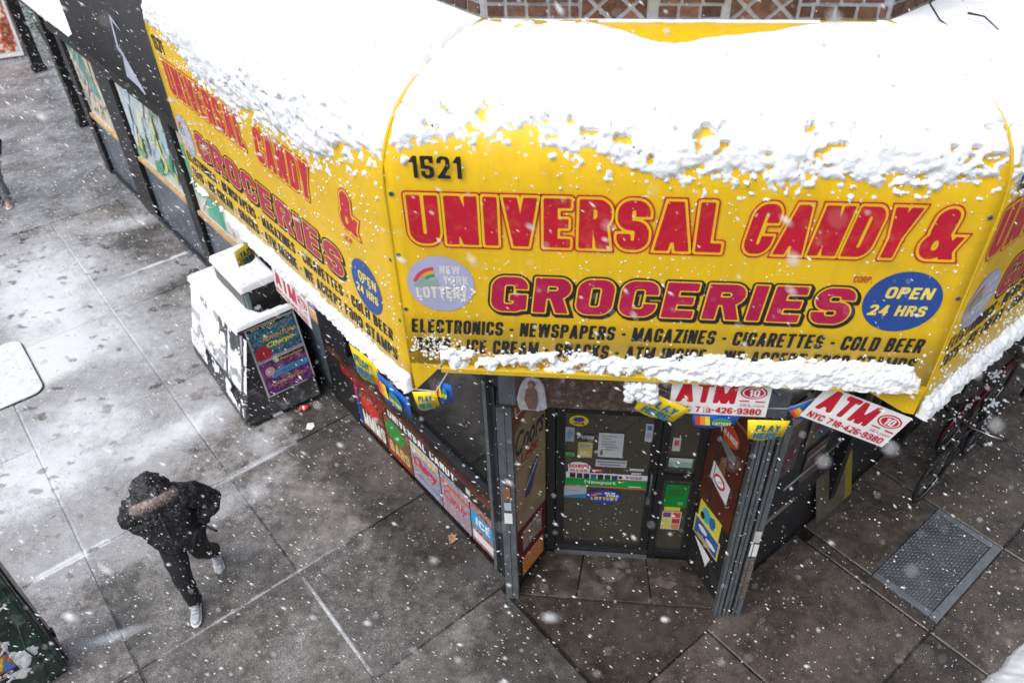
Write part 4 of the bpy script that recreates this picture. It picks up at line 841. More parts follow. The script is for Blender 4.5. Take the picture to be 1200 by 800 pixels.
def side_text(nm, F, d):
    T = lambda *a, **k: letter_obj(nm, lambda mb: letters(mb, F, *a, **k))
    T('1521', d['n'][0], d['n'][1], d['nz'][0], d['nz'][1], PP, w=.5, s=.17, h=.15, m=M_INK, gap=.12)
    T('UNIVERSAL', *d['U'], *d['Uz'], PP, w=.62, s=.275, h=.19, layers=red_layers(), gap=.115, res=.028)
    T('CANDY', *d['C'], *d['Uz'], PP, w=.62, s=.275, h=.19, layers=red_layers(), gap=.115, shear=.14, res=.028)
    T('&', *d['A'], *d['Uz'], PP, w=.62, s=.22, h=.18, layers=red_layers(), gap=.12, shear=.14, res=.028)
    T('GROCERIES', *d['G'], *d['Gz'], PP, w=.86, s=.30, h=.22, layers=GL, gap=.17, shear=.10, res=.028)
    T(L1, *d['l1'], *d['l1z'], PP, w=.50, s=.205, h=.165, m=M_INK, gap=.085, shear=.10)
    T(L2, *d['l2'], *d['l2z'], PP, w=.50, s=.205, h=.165, m=M_INK, gap=.085, shear=.10)
    cu, cz, ru, rz = d['lot']
    lav = paint((.40, .41, .60)); wh = paint((.62, .60, .66))
    mb = MB(); mb.ell(F, cu, cz, ru, rz, PP, lav); lottery(mb, F, cu, cz, ru * .97, rz * .97, PP + .001, lav, paint((.72, .69, .60)), wh)
    mb.poly(F, [(cu - ru * .78, cz - rz * .12), (cu - ru * .05, cz - rz * .04), (cu - ru * .1, cz + rz * .25), (cu - ru * .35, cz + rz * .12), (cu - ru * .5, cz + rz * .3), (cu - ru * .78, cz + .05 * rz)], PP + .003, paint((.25, .38, .33))); mb.build('emblem', panels[nm])
    cu, cz, ru, rz = d['op']
    mb = MB(); mb.ell(F, cu, cz, ru, rz, PP, M_BLUE, n=56); mb.m
    yl = paint((.82, .66, .12))
    letters(mb, F, 'OPEN', cu - ru * .50, cu + ru * .74, cz + rz * .12, cz + rz * .50, PP + .001, m=yl, w=.75, s=.24, h=.2, shear=.12, gap=.12, res=.06)
    letters(mb, F, '24 HRS', cu - ru * .80, cu + ru * .72, cz - rz * .46, cz - rz * .10, PP + .001, m=yl, w=.7, s=.24, h=.2, shear=.12, gap=.12, res=.06); mb.build('emblem', panels[nm])
    if 'corp' in d: T('CORP.', *d['corp'], PP, w=.55, s=.17, h=.15, m=M_RED, gap=.1, shear=.1)
side_text('front', FF, dict(n=(-1.285, -1.035), nz=(4.995, 5.112), U=(-1.322, .232), Uz=(4.628, 4.905), C=(.315, 1.10), A=(1.125, 1.345), G=(-.935, .925), Gz=(4.215, 4.44),
    l1=(-1.385, 1.335), l1z=(4.042, 4.138), l2=(-1.37, 1.33), l2z=(3.905, 4.005), lot=(-1.192, 4.375, .180, .178), op=(1.146, 4.367, .188, .186), corp=(.88, .975, 4.478, 4.515)))
side_text('left', LF, dict(n=(-2.83, -2.62), nz=(4.79, 4.90), U=(-2.74, -1.40), Uz=(4.475, 4.73), C=(-1.24, -.47), A=(-.16, .07), G=(-2.50, -.24), Gz=(4.045, 4.26),
    l1=(-2.86, .25), l1z=(3.875, 3.965), l2=(-2.84, .27), l2z=(3.735, 3.83), lot=(-2.72, 4.13, .155, .175), op=(.02, 4.145, .165, .180), corp=(-.16, -.05, 4.39, 4.425)))
side_text('right', RF, dict(n=(-.32, -.09), nz=(4.955, 5.06), U=(-.345, 1.20), Uz=(4.60, 4.88), C=(1.30, 2.08), A=(2.12, 2.33), G=(.06, 1.90), Gz=(4.18, 4.41),
    l1=(-.36, 2.35), l1z=(4.035, 4.125), l2=(-.35, 2.35), l2z=(3.90, 3.995), lot=(-.15, 4.28, .17, .172), op=(2.15, 4.33, .188, .186)))

# ---- snow lying on the awning
def snow_sheet(nm, F, ua, ub, edge, smax, thick, seed, res=.0085, bare=None, reach=.16):
    U0, U1 = float(ua(0.9)), float(ub(0.9)); n = int((U1 - U0) / res); k = int(smax / res)
    s = np.linspace(0, smax, k + 1)[:, None] * np.ones((1, n + 1)); t = np.linspace(0, 1, n + 1)[None, :] * np.ones((k + 1, 1))
    p, z = pz(s); u = ua(p) + (ub(p) - ua(p)) * t; npn, nzn = pnorm(s)
    e = edge(u)
    m = e - s + .20 * (fbm(u * 2.7 + 7, s * 3.1, 3, seed) - .5) + .15 * (fbm(u * 9, s * 14, 3, seed + 5) - .5) + .11 * (fbm(u * 26, s * 34, 3, seed + 9) - .5)
    lump = .5 * fbm(u * 30, s * 30, 3, seed + 11) + .5 * fbm(u * 58, s * 58, 2, seed + 12); big = fbm(u * 2.2, s * 3, 3, seed + 15)
    near = np.clip(1 - m / .32, 0, 1)
    h = thick * np.clip(m / .30, 0, 1) ** .8 * (.7 + .6 * big) + np.clip(m / .03, 0, 1) * (.004 + .026 * (lump - .26) * near) + .022 * (fbm(u * 6, s * 7, 4, seed + 44) - .5) * np.clip(m / .1, 0, 1)
    h += .0035 * (fbm(u * 60, s * 60, 2, seed + 2) - .5) * np.clip(m / .03, 0, 1)
    crumbs = (fbm(u * 38, s * 38, 2, seed + 21) - .535 - np.clip(-m / reach, 0, 1) * .34) * .075
    h = np.where(m <= 0, np.maximum(h * 0 - .004, crumbs), h)
    holes = (fbm(u * 19 + 3, s * 24, 3, seed + 31) > .70) & (near > .30); h = np.where(holes, -.004, h)
    edge_t = np.minimum(t * (U1 - U0), (1 - t) * (U1 - U0)); h = np.where(h > 0, h * np.clip((edge_t - .004) / .035, .0, 1) ** .6, h); h = np.where((edge_t < .010) & (fbm(s * 9, s * 3, 2, seed + 50) > .35), -.004, h)
    if bare is not None: h = np.where(bare(u, s), -.004, h)
    h = np.where(h > 0, h * np.clip(.10 + s / .38, 0, 1), h); h = np.where(s < .004, np.minimum(h, .002), h)
    keep = h > -.003
    V = F.many(u, p + npn * h, z + nzn * h).reshape(-1, 3); idx = np.arange((k + 1) * (n + 1)).reshape(k + 1, n + 1)
    kq = keep[:-1, :-1] | keep[1:, :-1] | keep[:-1, 1:] | keep[1:, 1:]
    a = idx[:-1, :-1][kq]; b = idx[:-1, 1:][kq]; c = idx[1:, 1:][kq]; d = idx[1:, :-1][kq]
    f = np.stack([a, b, c, d], 1); used = np.unique(f); rem = np.full(len(V), -1); rem[used] = np.arange(len(used))
    return meshobj('awning_snow', V[used], rem[f], M_SNOW, kind='stuff', label={'front': 'thick fresh snow on the front of the yellow awning', 'left': 'thick fresh snow on the left side of the yellow awning', 'right': 'fresh snow on the right side of the yellow awning', 'far': 'snow lying on the lower canopy beyond the black awning'}[nm])
def bare_front(u, s):
    nz_ = fbm(u * 9, s * 12, 3, 77)
    a = (s > .035 + .02 * nz_) & (s < .32 * np.exp(-((u + .14) / .30) ** 2) + .24 * np.exp(-((u - .30) / .36) ** 2) - .02 + .03 * nz_)
    b = (s > .015) & (s < .24 * np.exp(-((u + .72) / .22) ** 2) + .05 * (nz_ - .5)) & (nz_ > .38)
    c = (s < .045) & (u > .70) & (u < .98) & (s < .05 - .3 * (u - .84) ** 2)
    return a | b | c
S0 = lambda z: float(np.interp(-z, -prof[:, 1], arc))
snow_sheet('front', FF, SIDES['front'][1], SIDES['front'][2], lambda u: S0(5.10) + .05 * np.sin(u * 2.2 + .6) + .06 * np.clip((u + .2) / 1.5, -.6, 1), 1.62, .045, 3, bare=bare_front)
snow_sheet('left', LF, SIDES['left'][1], SIDES['left'][2], lambda u: np.interp(u, [-2.88, -2.6, -2.2, -1.7, -1.2, -.6, 0, .3], [S0(5.02), S0(4.97), S0(4.86), S0(4.78), S0(4.80), S0(4.88), S0(4.96), S0(5.08)]), 1.95, .05, 40, reach=.30)
snow_sheet('right', RF, SIDES['right'][1], SIDES['right'][2], lambda u: S0(5.02) + 0 * u, 1.6, .05, 60)

def blobs_obj(name, items, label, m=None, parent=None, jit=.22):
    """items: centres and radii; one lumpy mesh, vectorised"""
    rs_ = np.random.RandomState(len(items)); seg, rings = 7, 5
    base = [(0, 0, -1)]
    for i in range(1, rings):
        a = -math.pi / 2 + math.pi * i / rings
        for j in range(seg): g_ = 2 * math.pi * (j + .5 * (i % 2)) / seg; base.append((math.cos(a) * math.cos(g_), math.cos(a) * math.sin(g_), math.sin(a)))
    base.append((0, 0, 1)); base = np.array(base); nb = len(base); tri = []
    for j in range(seg):
        tri.append((0, 1 + (j + 1) % seg, 1 + j)); tri.append((nb - 1, nb - 1 - seg + j, nb - 1 - seg + (j + 1) % seg))
    for i in range(rings - 2):
        for j in range(seg):
            a = 1 + i * seg + j; b = 1 + i * seg + (j + 1) % seg; tri.append((a, b, b + seg)); tri.append((a, b + seg, a + seg))
    tri = np.array(tri); it = np.array(items, float); N_ = len(it)
    V = base[None] * (1 + rs_.uniform(-jit, jit, (N_, nb, 1))) * it[:, None, 3:4] * (1 + rs_.uniform(-.25, .25, (N_, 1, 3))) + it[:, None, :3]
    Fx = (tri[None] + (np.arange(N_) * nb)[:, None, None]).reshape(-1, 3)
    return meshobj(name, V.reshape(-1, 3), Fx, m or M_SNOW, parent, True, kind='stuff', label=label)
rs1 = np.random.RandomState(5)
# lip of the front panel
def ridge(F, u0, u1, z0, ztop, p0, thick, cov, seed, label, res=.0065):
    """crumbly bank of snow caught on a hem: cov(u) 0..1 how complete, ztop(u) its upper limit"""
    zmax = z0 + .24; n = int((u1 - u0) / res); k = int((zmax - z0) / res); u, z = np.meshgrid(np.linspace(u0, u1, n + 1), np.linspace(z0, zmax, k + 1))
    H = np.maximum(ztop(u) - z0, .02); t = (z - z0) / H; c = cov(u)
    f0 = fbm(u * 9, z * 14, 3, seed); f1 = fbm(u * 30, z * 36, 3, seed + 3); f2 = fbm(u * 75, z * 75, 2, seed + 6)
    m = np.minimum(np.minimum(1.0 - t, 1) + .55 * (f0 - .5) + .5 * (f1 - .5), (c - .62) * 1.9 + f0 * .9 + .9 * (f1 - .42) + .25 * np.clip(t, 0, 1)) 
    m = np.minimum(m, np.minimum(u - u0, u1 - u) / .05)
    belly = np.sqrt(np.clip(1 - np.clip(t, 0, 1.2) ** 2, 0.03, 1)); h = thick * np.clip(m / .35, 0, 1) ** .7 * belly * (.55 + .45 * c + .5 * (f0 - .5)) + np.clip(m / .06, 0, 1) * (.003 + .026 * (f1 - .3) + .016 * (f2 - .5))
    h = np.where(m <= 0, -.004, np.maximum(h, .001)); z_ = z - .010 * np.clip(h / thick, 0, 1) * (t < .4)
    V = F.many(u, p0 + h, z_).reshape(-1, 3); idx = np.arange((n + 1) * (k + 1)).reshape(k + 1, n + 1); kp = h > -.003; kq = kp[:-1, :-1] | kp[1:, :-1] | kp[:-1, 1:] | kp[1:, 1:]
    f = np.stack([idx[:-1, :-1][kq], idx[:-1, 1:][kq], idx[1:, 1:][kq], idx[1:, :-1][kq]], 1); used = np.unique(f); rem = np.full(len(V), -1); rem[used] = np.arange(len(used))
    # close the underside back to the cloth
    return meshobj('hem_snow', V[used], rem[f], M_SNOW, kind='stuff', label=label)
ridge(FF, -1.24, 1.385, 3.812, lambda u: 3.925 + .045 * np.clip((u + .3) / .9, 0, 1) + .015 * np.sin(u * 9) - .10 * np.clip((u - 1.27) / .1, 0, 1) ** 2, .9525, .052, lambda u: np.clip(.33 + .62 * np.clip((u + .15) / .9, 0, 1), 0, 1), 4, 'crumbly ridge of snow caught along the front lip of the awning')
ridge(LF, -3.0, .385, 3.585, lambda u: 3.66 + .035 * np.clip((u + 2.3) / .8, 0, 1), .950, .040, lambda u: np.clip(.26 + .72 * np.clip((u + 2.3) / .5, 0, 1), 0, 1), 14, 'strip of snow along the lower edge of the left awning panel')
ridge(RF, -.385, 4.2, 3.575, lambda u: 3.69 + 0 * u, .950, .050, lambda u: 1.0 + 0 * u, 24, 'strip of snow along the lower edge of the right awning panel')
it = []
for i in range(520):
    u = rs1.uniform(-.37, 2.0); z = 3.65 + abs(rs1.normal(0, .25))
    if z < 4.9: it.append((*RF.at(u, .953, z), rs1.uniform(.003, .010)))
for i in range(420):
    u = rs1.uniform(-1.23, 1.37); it.append((*FF.at(u, rs1.uniform(.952, .975), 3.82 + abs(rs1.normal(0, .08))), rs1.uniform(.003, .009)))
blobs_obj('snow_fleck', it, 'crumbs of snow stuck to the right and front awning panels')
it = []
for i in range(900):
    u = rs1.uniform(-1.38, 1.38); z = rs1.uniform(3.9, 5.1); k = fbm(np.array([u * 4.]), np.array([z * 4.]), 2, 8)[0]
    if k < .45 and rs1.rand() < .8: continue
    it.append((*FF.at(u, .952, z), rs1.uniform(.0022, .0065)))
for i in range(160): it.append((*FF.at(-1.27 + rs1.normal(0, .07), .953, 3.95 + rs1.normal(0, .05)), rs1.uniform(.003, .009)))
for i in range(60): it.append((*FF.at(-1.10 + rs1.normal(0, .05), .953, 4.32 + rs1.normal(0, .04)), rs1.uniform(.004, .010)))
for i in range(700):
    u = rs1.uniform(-2.85, .33); z = rs1.uniform(3.7, 4.85); it.append((*LF.at(u, .952, z), rs1.uniform(.0025, .009)))
blobs_obj('snow_fleck', it, 'small snow flecks stuck to the yellow awning')
it = [(*FF.at(-.095 + rs1.uniform(-.075, .075), .95 + rs1.uniform(-.05, .06), 3.70 + rs1.uniform(-.055, .055)), rs1.uniform(.012, .030)) for i in range(260)]
o = blobs_obj('snow_clump', it, None); o['label'] = 'fat white clump of snow hanging under the middle of the front lip'

# ================================================================== hanging signs and pennants
def atm(F, label):
    o = poster('sign_board', F, -.275, .275, -.13, .13, 0, M_WHITE, [
        ('txt', 'ATM', .05, .35, .67, .97, M_RED, dict(w=.85, s=.31, h=.22, shear=.04, gap=.06)), ('ell', .83, .72, .135, .19, M_RED), ('ell', .83, .72, .115, .155, M_WHITE), ('ell', .83, .72, .10, .13, M_RED), ('txt', '10', .78, .62, .89, .82, M_WHITE),
        ('rect', .70, .46, .80, .49, M_RED), ('rect', .86, .45, .96, .49, M_RED), ('scr', '10-L.com', .72, .32, .96, .40, G(.35, .12, .16), 0, .01), ('txt', 'NYC 718-426-9380', .04, .08, .94, .26, M_RED, dict(w=.7, s=.2, h=.18))], thick=.006)
    o['label'] = label; o['category'] = 'sign'; o['group'] = 'cash machine signs hanging under the awning'
    return o
atm(FF.sub(.35, .955, 3.648, 0), 'red and white cash machine sign hanging level under the front lip')
atm(FF.sub(1.118, .958, 3.555, -23.5), 'red and white cash machine sign hanging tilted at the right corner')
atm(LF.sub(-1.245, .965, 3.385, -6), 'red and white cash machine sign hanging beside the snowy cabinet')
def pennant(F, wd, ht, kind, label, taper=.14, text=True):
    """thin flag: top edge on the string, slight curl"""
    n = 8; V = []; mb = MB(); base = {'y': G(.80, .60, .01), 'b': G(.01, .12, .48)}[kind]
    def pt(u, z, off=0):    # u,z in 0..1
        uu = (u - .5) * wd * (1 - taper * (1 - z)); return F.at(uu, .018 * math.sin(u * 5) * (1 - z) + off, (z - 1) * ht)
    for j in range(3):
        for i in range(n + 1): V.append(pt(i / n, 1 - j / 2))
    mb.add(V, [(j * (n + 1) + i, j * (n + 1) + i + 1, (j + 1) * (n + 1) + i + 1, (j + 1) * (n + 1) + i) for j in range(2) for i in range(n)], base, True)
    F2 = Frame(F.at(0, .020, 0), F.r, F.n, F.up)
    if kind == 'y':
        tk = G(.01, .13, .22)
        letters(mb, F2, 'PLAY', -.30 * wd, .30 * wd, -.48 * ht, -.14 * ht, .002, m=tk, w=.7, s=.24, h=.2, shear=.12, res=.09)
        letters(mb, F2, 'HERE.', -.34 * wd, .32 * wd, -.90 * ht, -.56 * ht, .002, m=tk, w=.7, s=.24, h=.2, shear=.12, res=.09)
    else:
        for k, c in enumerate(((.65, .05, .02), (.75, .28, .02), (.8, .6, .02))): mb.poly(F2, [((-.44 + .1 * k) * wd, -.12 * ht), ((-.34 + .1 * k) * wd, -.12 * ht), ((-.30 + .1 * k) * wd, -.72 * ht), ((-.40 + .1 * k) * wd, -.72 * ht)], .002, G(*c))
        mb.ell(F2, .12 * wd, -.48 * ht, .20 * wd, .30 * ht, .003, G(.04, .2, .35)); mb.ell(F2, .12 * wd, -.40 * ht, .15 * wd, .12 * ht, .004, G(.03, .22, .12)); letters(mb, F2, 'LOTTERY', -.06 * wd, .32 * wd, -.66 * ht, -.48 * ht, .005, m=G(.75, .6, .05), res=.1)
    o = mb.build('pennant'); s_ = o.modifiers.new('solid', 'SOLIDIFY'); s_.thickness = .0015
    o['label'] = label; o['category'] = 'pennant'; o['group'] = 'lottery pennants strung under the awning'; return o
pennant(FF.sub(.060, .985, 3.648, -27), .30, .155, 'y', 'yellow pennant tilted beside the hanging snow clump')
pennant(FF.sub(.352, .94, 3.520, 0), .28, .115, 'b', 'blue striped pennant between the two yellow ones under the level sign')
pennant(FF.sub(.640, .985, 3.525, 2), .235, .15, 'y', 'yellow pennant in front of the grey posts right of the door')
pennant(FF.sub(.83, .90, 3.60, 30), .20, .11, 'b', 'blue pennant half hidden behind the tilted sign')
pennant(LF.sub(-.235, .95, 3.475, 9), .36, .22, 'y', 'yellow pennant under the left awning above the side window')
pennant(LF.sub(.120, .95, 3.435, 2), .38, .19, 'b', 'blue striped pennant left of the awning corner')
pennant(FF.sub(-1.362, .95, 3.585, 6), .15, .14, 'y', 'yellow pennant right under the left awning corner')
FX = Frame(FF.at(-1.235, .95, 3.66), (.75, -.6, .32), (-.55, -.8, .1)); pennant(FX, .13, .15, 'b', 'folded blue pennant beside the corner post')
FY = Frame(LF.at(-2.0, .98, 3.46), LF.r * .35 + LF.n * .9, LF.r, (0, 0, 1)); pennant(FY, .20, .16, 'y', 'yellow pennant blown edge-on over the snowy cabinet')
mb = MB()
mb.tube([FF.at(-.16, .9, 3.76), FF.at(-.07, .9, 3.70), FF.at(.19, .9, 3.56), FF.at(.35, .9, 3.522), FF.at(.52, .9, 3.53), FF.at(.75, .9, 3.542), FF.at(.93, .9, 3.66), FF.at(1.2, .9, 3.78)], .004, G(.4, .4, .42), 6)
o = mb.build('pennant_string'); o['label'] = 'thin pale cord with pennants under the front lip'; o['category'] = 'string'; mb = MB()
mb.tube([LF.at(-2.6, .93, 3.6), LF.at(-1.6, .93, 3.52), LF.at(-.9, .93, 3.50), LF.at(-.4, .93, 3.49), LF.at(-.06, .93, 3.53), LF.at(.28, .93, 3.48), LF.at(.39, .94, 3.60)], .004, G(.5, .5, .52), 6)
o = mb.build('pennant_string'); o['label'] = 'thin pale cord with pennants under the left awning panel'; o['category'] = 'string'; mb = MB()
mb.tube([FF.at(-1.43, .95, 3.6), FF.at(-1.29, .95, 3.59), FF.at(-1.2, .95, 3.76)], .004, G(.5, .5, .52), 6)
o = mb.build('pennant_string'); o['label'] = 'short pale cord at the left awning corner'; o['category'] = 'string'
# small robed figure above the entrance
t = thing('figurine', 'small white-robed figure fixed over the entrance left of the door', 'figurine', FF.at(-.80, .05, 2.57))
mb = MB(); mb.prism(FF, [(-.90, 2.575), (-.92, 2.68), (-.895, 2.80), (-.875, 2.86), (-.84, 2.905), (-.79, 2.915), (-.745, 2.89), (-.715, 2.83), (-.70, 2.72), (-.69, 2.60), (-.73, 2.575)], .02, .05, mat('robe_white', (.50, .52, .56), .6, var=.25, scale=20, bump=.004)); mb.build('robe', t, bevel=.008)
mb = MB(); mb.prism(FF, [(-.83, 2.60), (-.86, 2.70), (-.845, 2.80), (-.80, 2.83), (-.765, 2.78), (-.76, 2.68), (-.775, 2.60)], .052, .066, mat('robe_brown', (.20, .12, .09), .6, var=.3, scale=30)); mb.build('gown', t, bevel=.006)
mb = MB(); mb.blob(FF.at(-.805, .07, 2.855), .028, .022, .034, mat('figurine_face', (.34, .2, .15), .5)); mb.build('head', t)

# ================================================================== neighbour shopfront down the side street
nb = thing('neighbor_storefront', 'black storefront with painted window panels down the side street', 'building', NF.at(-3, 0, 0))
_r = random.Random(21)
def strokes(n, cols, x0, x1, y0, y1, w, h, ang):
    out = []
    for _ in range(n):
        x, y = _r.uniform(x0, x1), _r.uniform(y0, y1); a = R_(ang + _r.uniform(-18, 18)); l = _r.uniform(.4, 1) * h; ww = _r.uniform(.4, 1) * w
        c, s_ = math.cos(a), math.sin(a); P4 = [(x + c * l + s_ * ww, y + s_ * l - c * ww), (x + c * l * .9 - s_ * ww, y + s_ * l * .9 + c * ww), (x - c * l - s_ * ww * .6, y - s_ * l + c * ww * .6), (x - c * l * .9 + s_ * ww, y - s_ * l * .9 - c * ww)]
        P4 = [(min(.99, max(.01, p[0])), min(.99, max(.01, p[1]))) for p in P4]; out.append(('poly', P4, G(*_r.choice(cols))))
    return out
MUR = [strokes(16, [(.62, .6, .52), (.5, .45, .38), (.6, .5, .38)], 0, 1, 0, 1, .10, .35, 60) + [('poly', [(.0 + .13 * k, 1), (.06 + .13 * k, 1), (.62 + .05 * k, .42), (.58 + .05 * k, .42)], G(.12, .36, .36)) for k in range(5)] + strokes(7, [(.25, .2, .5), (.3, .45, .6), (.2, .3, .5)], .05, .5, .2, .6, .03, .12, 70) + strokes(8, [(.08, .3, .4), (.05, .05, .06)], .3, .95, .1, .5, .012, .14, 40),
       strokes(26, [(.62, .68, .7), (.38, .55, .68), (.5, .62, .7), (.65, .66, .6)], 0, 1, .25, 1, .06, .22, 75) + strokes(12, [(.08, .34, .2), (.2, .42, .2), (.5, .52, .18), (.62, .6, .3)], 0, 1, .02, .35, .05, .16, 60) + strokes(10, [(.62, .65, .35), (.35, .5, .2)], .6, 1, .3, .95, .03, .15, 80) + strokes(3, [(.02, .14, .5)], .35, .5, .22, .4, .03, .07, 80) + strokes(9, [(.06, .08, .07), (.1, .15, .1)], .1, .95, .2, .95, .006, .2, 75),
       strokes(14, [(.05, .34, .22), (.1, .42, .3), (.6, .6, .58)], 0, .5, 0, 1, .08, .3, 80) + strokes(12, [(.6, .6, .6), (.66, .64, .6), (.45, .45, .45)], .4, 1, 0, 1, .08, .3, 70) + strokes(3, [(.05, .15, .5)], .8, .95, .1, .7, .03, .3, 80), []]
mb = MB(); mb.box(NF, -6.95, 2.0, -.35, -.06, 0, 5.0, M_BLKW); nw = mb.build('wall', nb)
for k, (a, b) in enumerate(((-6.62, -5.16), (-4.30, -2.40), (-2.0, -.0), (.25, 1.35))):
    mb = MB(); mb.box(NF, a, b, -.05, -.012, 1.20, 2.52, M_WHITE); mb.build('window_frame', nb)
    o = poster('mural_panel', NF, a + .05, b - .05, 1.25, 2.47, .0, (paint((.58, .54, .44)), paint((.50, .58, .62)), paint((.50, .50, .46)), paint((.3, .3, .3)))[k], MUR[k], nb, thick=.012); o['label'] = ('mural panel with diagonal teal stripes, farthest down', 'blue and green landscape mural panel', 'green and white mural panel', 'mural panel behind the awning end')[k]
    mb = MB(); mb.box(NF, a - .03, b + .03, -.05, .035, 1.13, 1.195, mat('tan_sill', (.50, .33, .17), .5, var=.2)); mb.build('sill', nb, bevel=.004)
    mb = MB(); mb.box(NF, a, b, -.055, -.01, .08, 1.10, mat('slate_panel', (.10, .12, .15), .25, var=.3, scale=4)); mb.build('kick_panel', nb, bevel=.004)
for a, b in ((-5.12, -4.36), (-2.34, -2.05), (-6.95, -6.66), (.02, .22), (1.4, 2.0)):
    mb = MB(); mb.box(NF, a, b, -.05, .05, 0, 2.62, M_BLK); mb.build('pillar', nb, bevel=.006)
mb = MB(); mb.box(NF, -6.98, 2.0, -.056, .12, 2.60, 3.0, M_BLKW); mb.build('fascia', nb)
mb = MB(); mb.box(NF, -6.95, 1.35, -.04, .03, -.02, .07, M_DSTEEL); mb.build('base_strip', nb)
ba = thing('black_awning', 'plain black canvas awning with a pale triangle next to the yellow one', 'awning', NF.at(1, .4, 4.4))
V = []; bp_ = [(0.12, 5.25), (.4, 5.2), (.65, 5.08), (.82, 4.9), (.92, 4.7), (.95, 4.5), (.95, 3.98)]
for p, z in bp_:
    for u in np.linspace(-1.12, 2.0, 9): V.append(NF.at(u, p, z + .008 * math.sin(u * 7 + p)))
mb = MB(); mb.add(V, [(k * 9 + i, k * 9 + i + 1, k * 9 + 10 + i, k * 9 + 9 + i) for k in range(len(bp_) - 1) for i in range(8)], M_CANV, True); o = mb.build('canvas', ba); o.modifiers.new('solid', 'SOLIDIFY').thickness = .005
mb = MB(); mb.add([NF.at(-1.12, p, z) for p, z in bp_] + [NF.at(-1.12, .12, 3.98)], [tuple(range(8))], M_CANV); mb.build('end_panel', ba)
pb = mat('pale_print', (.42, .46, .56), .6, var=.2)
mb = MB(); mb.poly(NF, [(.64, 4.66), (.60, 4.66), (.50, 4.36), (.56, 4.36)], .957, pb); mb.poly(NF, [(.62, 4.36), (.48, 4.36), (.90, 4.05), (.50, 4.08)][::-1], .957, pb); mb.poly(NF, [(.60, 4.66), (.70, 4.63), (.82, 4.56), (.66, 4.60)], .957, pb)
mb.poly(NF, [(.62, 4.35), (.60, 4.12), (.90, 4.02), (.95, 4.04)], .9575, pb); mb.build('printed_triangle', ba)
fc = thing('far_canopy', 'low dark canopy covered by snow beyond the black awning', 'canopy', NF.at(-2, .4, 4.1))
mb = MB(); mb.hexa([NF.at(-3.6, .0, 4.30), NF.at(-1.15, .0, 4.30), NF.at(-1.15, .95, 3.96), NF.at(-3.6, .95, 3.96), NF.at(-3.6, .0, 4.56), NF.at(-1.15, .0, 4.56), NF.at(-1.15, .95, 4.06), NF.at(-3.6, .95, 4.06)], M_CANV); mb.build('canvas', fc)
gx, gy = np.meshgrid(np.linspace(-3.4, -1.17, 70), np.linspace(0, .99, 36)); zz = 4.57 - .5 * gy + .045 + .05 * fbm(gx * 3, gy * 3, 3, 5); ed = np.minimum(np.minimum(gx + 3.4, -1.17 - gx), .99 - gy); zz -= .10 * (1 - np.clip(ed / .07, 0, 1)) ** 2
V = NF.many(gx, gy, zz).reshape(-1, 3); idx = np.arange(70 * 36).reshape(36, 70)
meshobj('canopy_snow', V, np.stack([idx[:-1, :-1].ravel(), idx[:-1, 1:].ravel(), idx[1:, 1:].ravel(), idx[1:, :-1].ravel()], 1), M_SNOW, kind='stuff', label='snow heaped on the low canopy beyond the black awning')
for (x, y), lab in (((-11.0, 10.3), 'black square post just past the painted storefront'), ((-13.74, 13.2), 'black square post farthest down the side street')):
    Fp = Frame((x, y, 0), NF.r, NF.n)
    mb = MB(); mb.box(Fp, -.12, .12, -.12, .12, 0, 3.6, M_BLK); mb.box(Fp, -.15, .15, -.15, .15, 0, .10, M_BLK); o = mb.build('post', bevel=.01); o['label'] = lab; o['category'] = 'post'; o['group'] = 'black posts down the side street'
t = thing('hanging_sign', 'narrow gold and dark sign panel between the far black posts', 'sign', NF.at(-8.4, 0, 2.2))
mb = MB(); mb.box(NF, -9.0, -7.3, -.33, -.27, 2.0, 2.75, collage('print_gold_dark', [(.03, .03, .03), (.4, .28, .05), (.05, .05, .05), (.3, .3, .33)], 5)); mb.build('board', t)
mb = MB(); mb.box(NF, -9.7, -7.0, -.34, -.26, 2.75, 2.85, M_BLK); mb.build('rail', t)
# sandwich board with a red picture, top left
Fs = Frame((-15.45, 14.0, 0), (.72, .35, 0), (.44, -.9, 0))
t = thing('sandwich_board', 'white framed pavement board with a red picture at the far upper left', 'sign', Fs.o)
for sgn in (1,):
    B = Fs.sub(0, .25, 0.02, 0, 12); mb = MB(); mb.box(B, -.75, .75, 0, .04, 0, 1.5, M_WHITE); mb.build('frame', t, bevel=.01)
    mb = MB(); mb.box(B, -.68, .68, .041, .048, .12, 1.42, collage('print_red_white', [(.6, .5, .45), (.6, .03, .03), (.75, .7, .7), (.55, .12, .03), (.15, .03, .03), (.7, .3, .1)], 2.6)); mb.build('picture', t)
B = Fs.sub(0, -.25, .02, 0, -12); mb = MB(); mb.box(B, -.75, .75, -.04, 0, 0, 1.5, M_WHITE); mb.build('rear_panel', t)
it = []
for i in range(260): it.append((-14.6 + rs1.normal(0, .35), 15.3 + rs1.normal(0, .4), .8 + rs1.normal(0, .35), rs1.uniform(.04, .10)))
mb = MB()
for x, y, z, r in it:
    a = rs1.uniform(0, 6.28); mb.add([(x, y, z), (x + r * math.cos(a), y + r * math.sin(a), z + .02), (x + 2.2 * r * math.cos(a + .3), y + 2.2 * r * math.sin(a + .3), z + rs1.uniform(-.05, .08)), (x + r * math.cos(a + .7), y + r * math.sin(a + .7), z - .02)], [(0, 1, 2, 3)], mat('leaf_green', (.03, .12, .05), .5, var=.3))
t = thing('potted_shrub', 'dark green shrub behind the sandwich board', 'plant', (-14.6, 15.3, 0))
mb.build('foliage', t, kind='stuff'); mb = MB(); mb.tube([(-14.6, 15.3, 0), (-14.6, 15.3, .35)], .22, M_DSTEEL, 16, r1=.28); mb.build('pot', t)
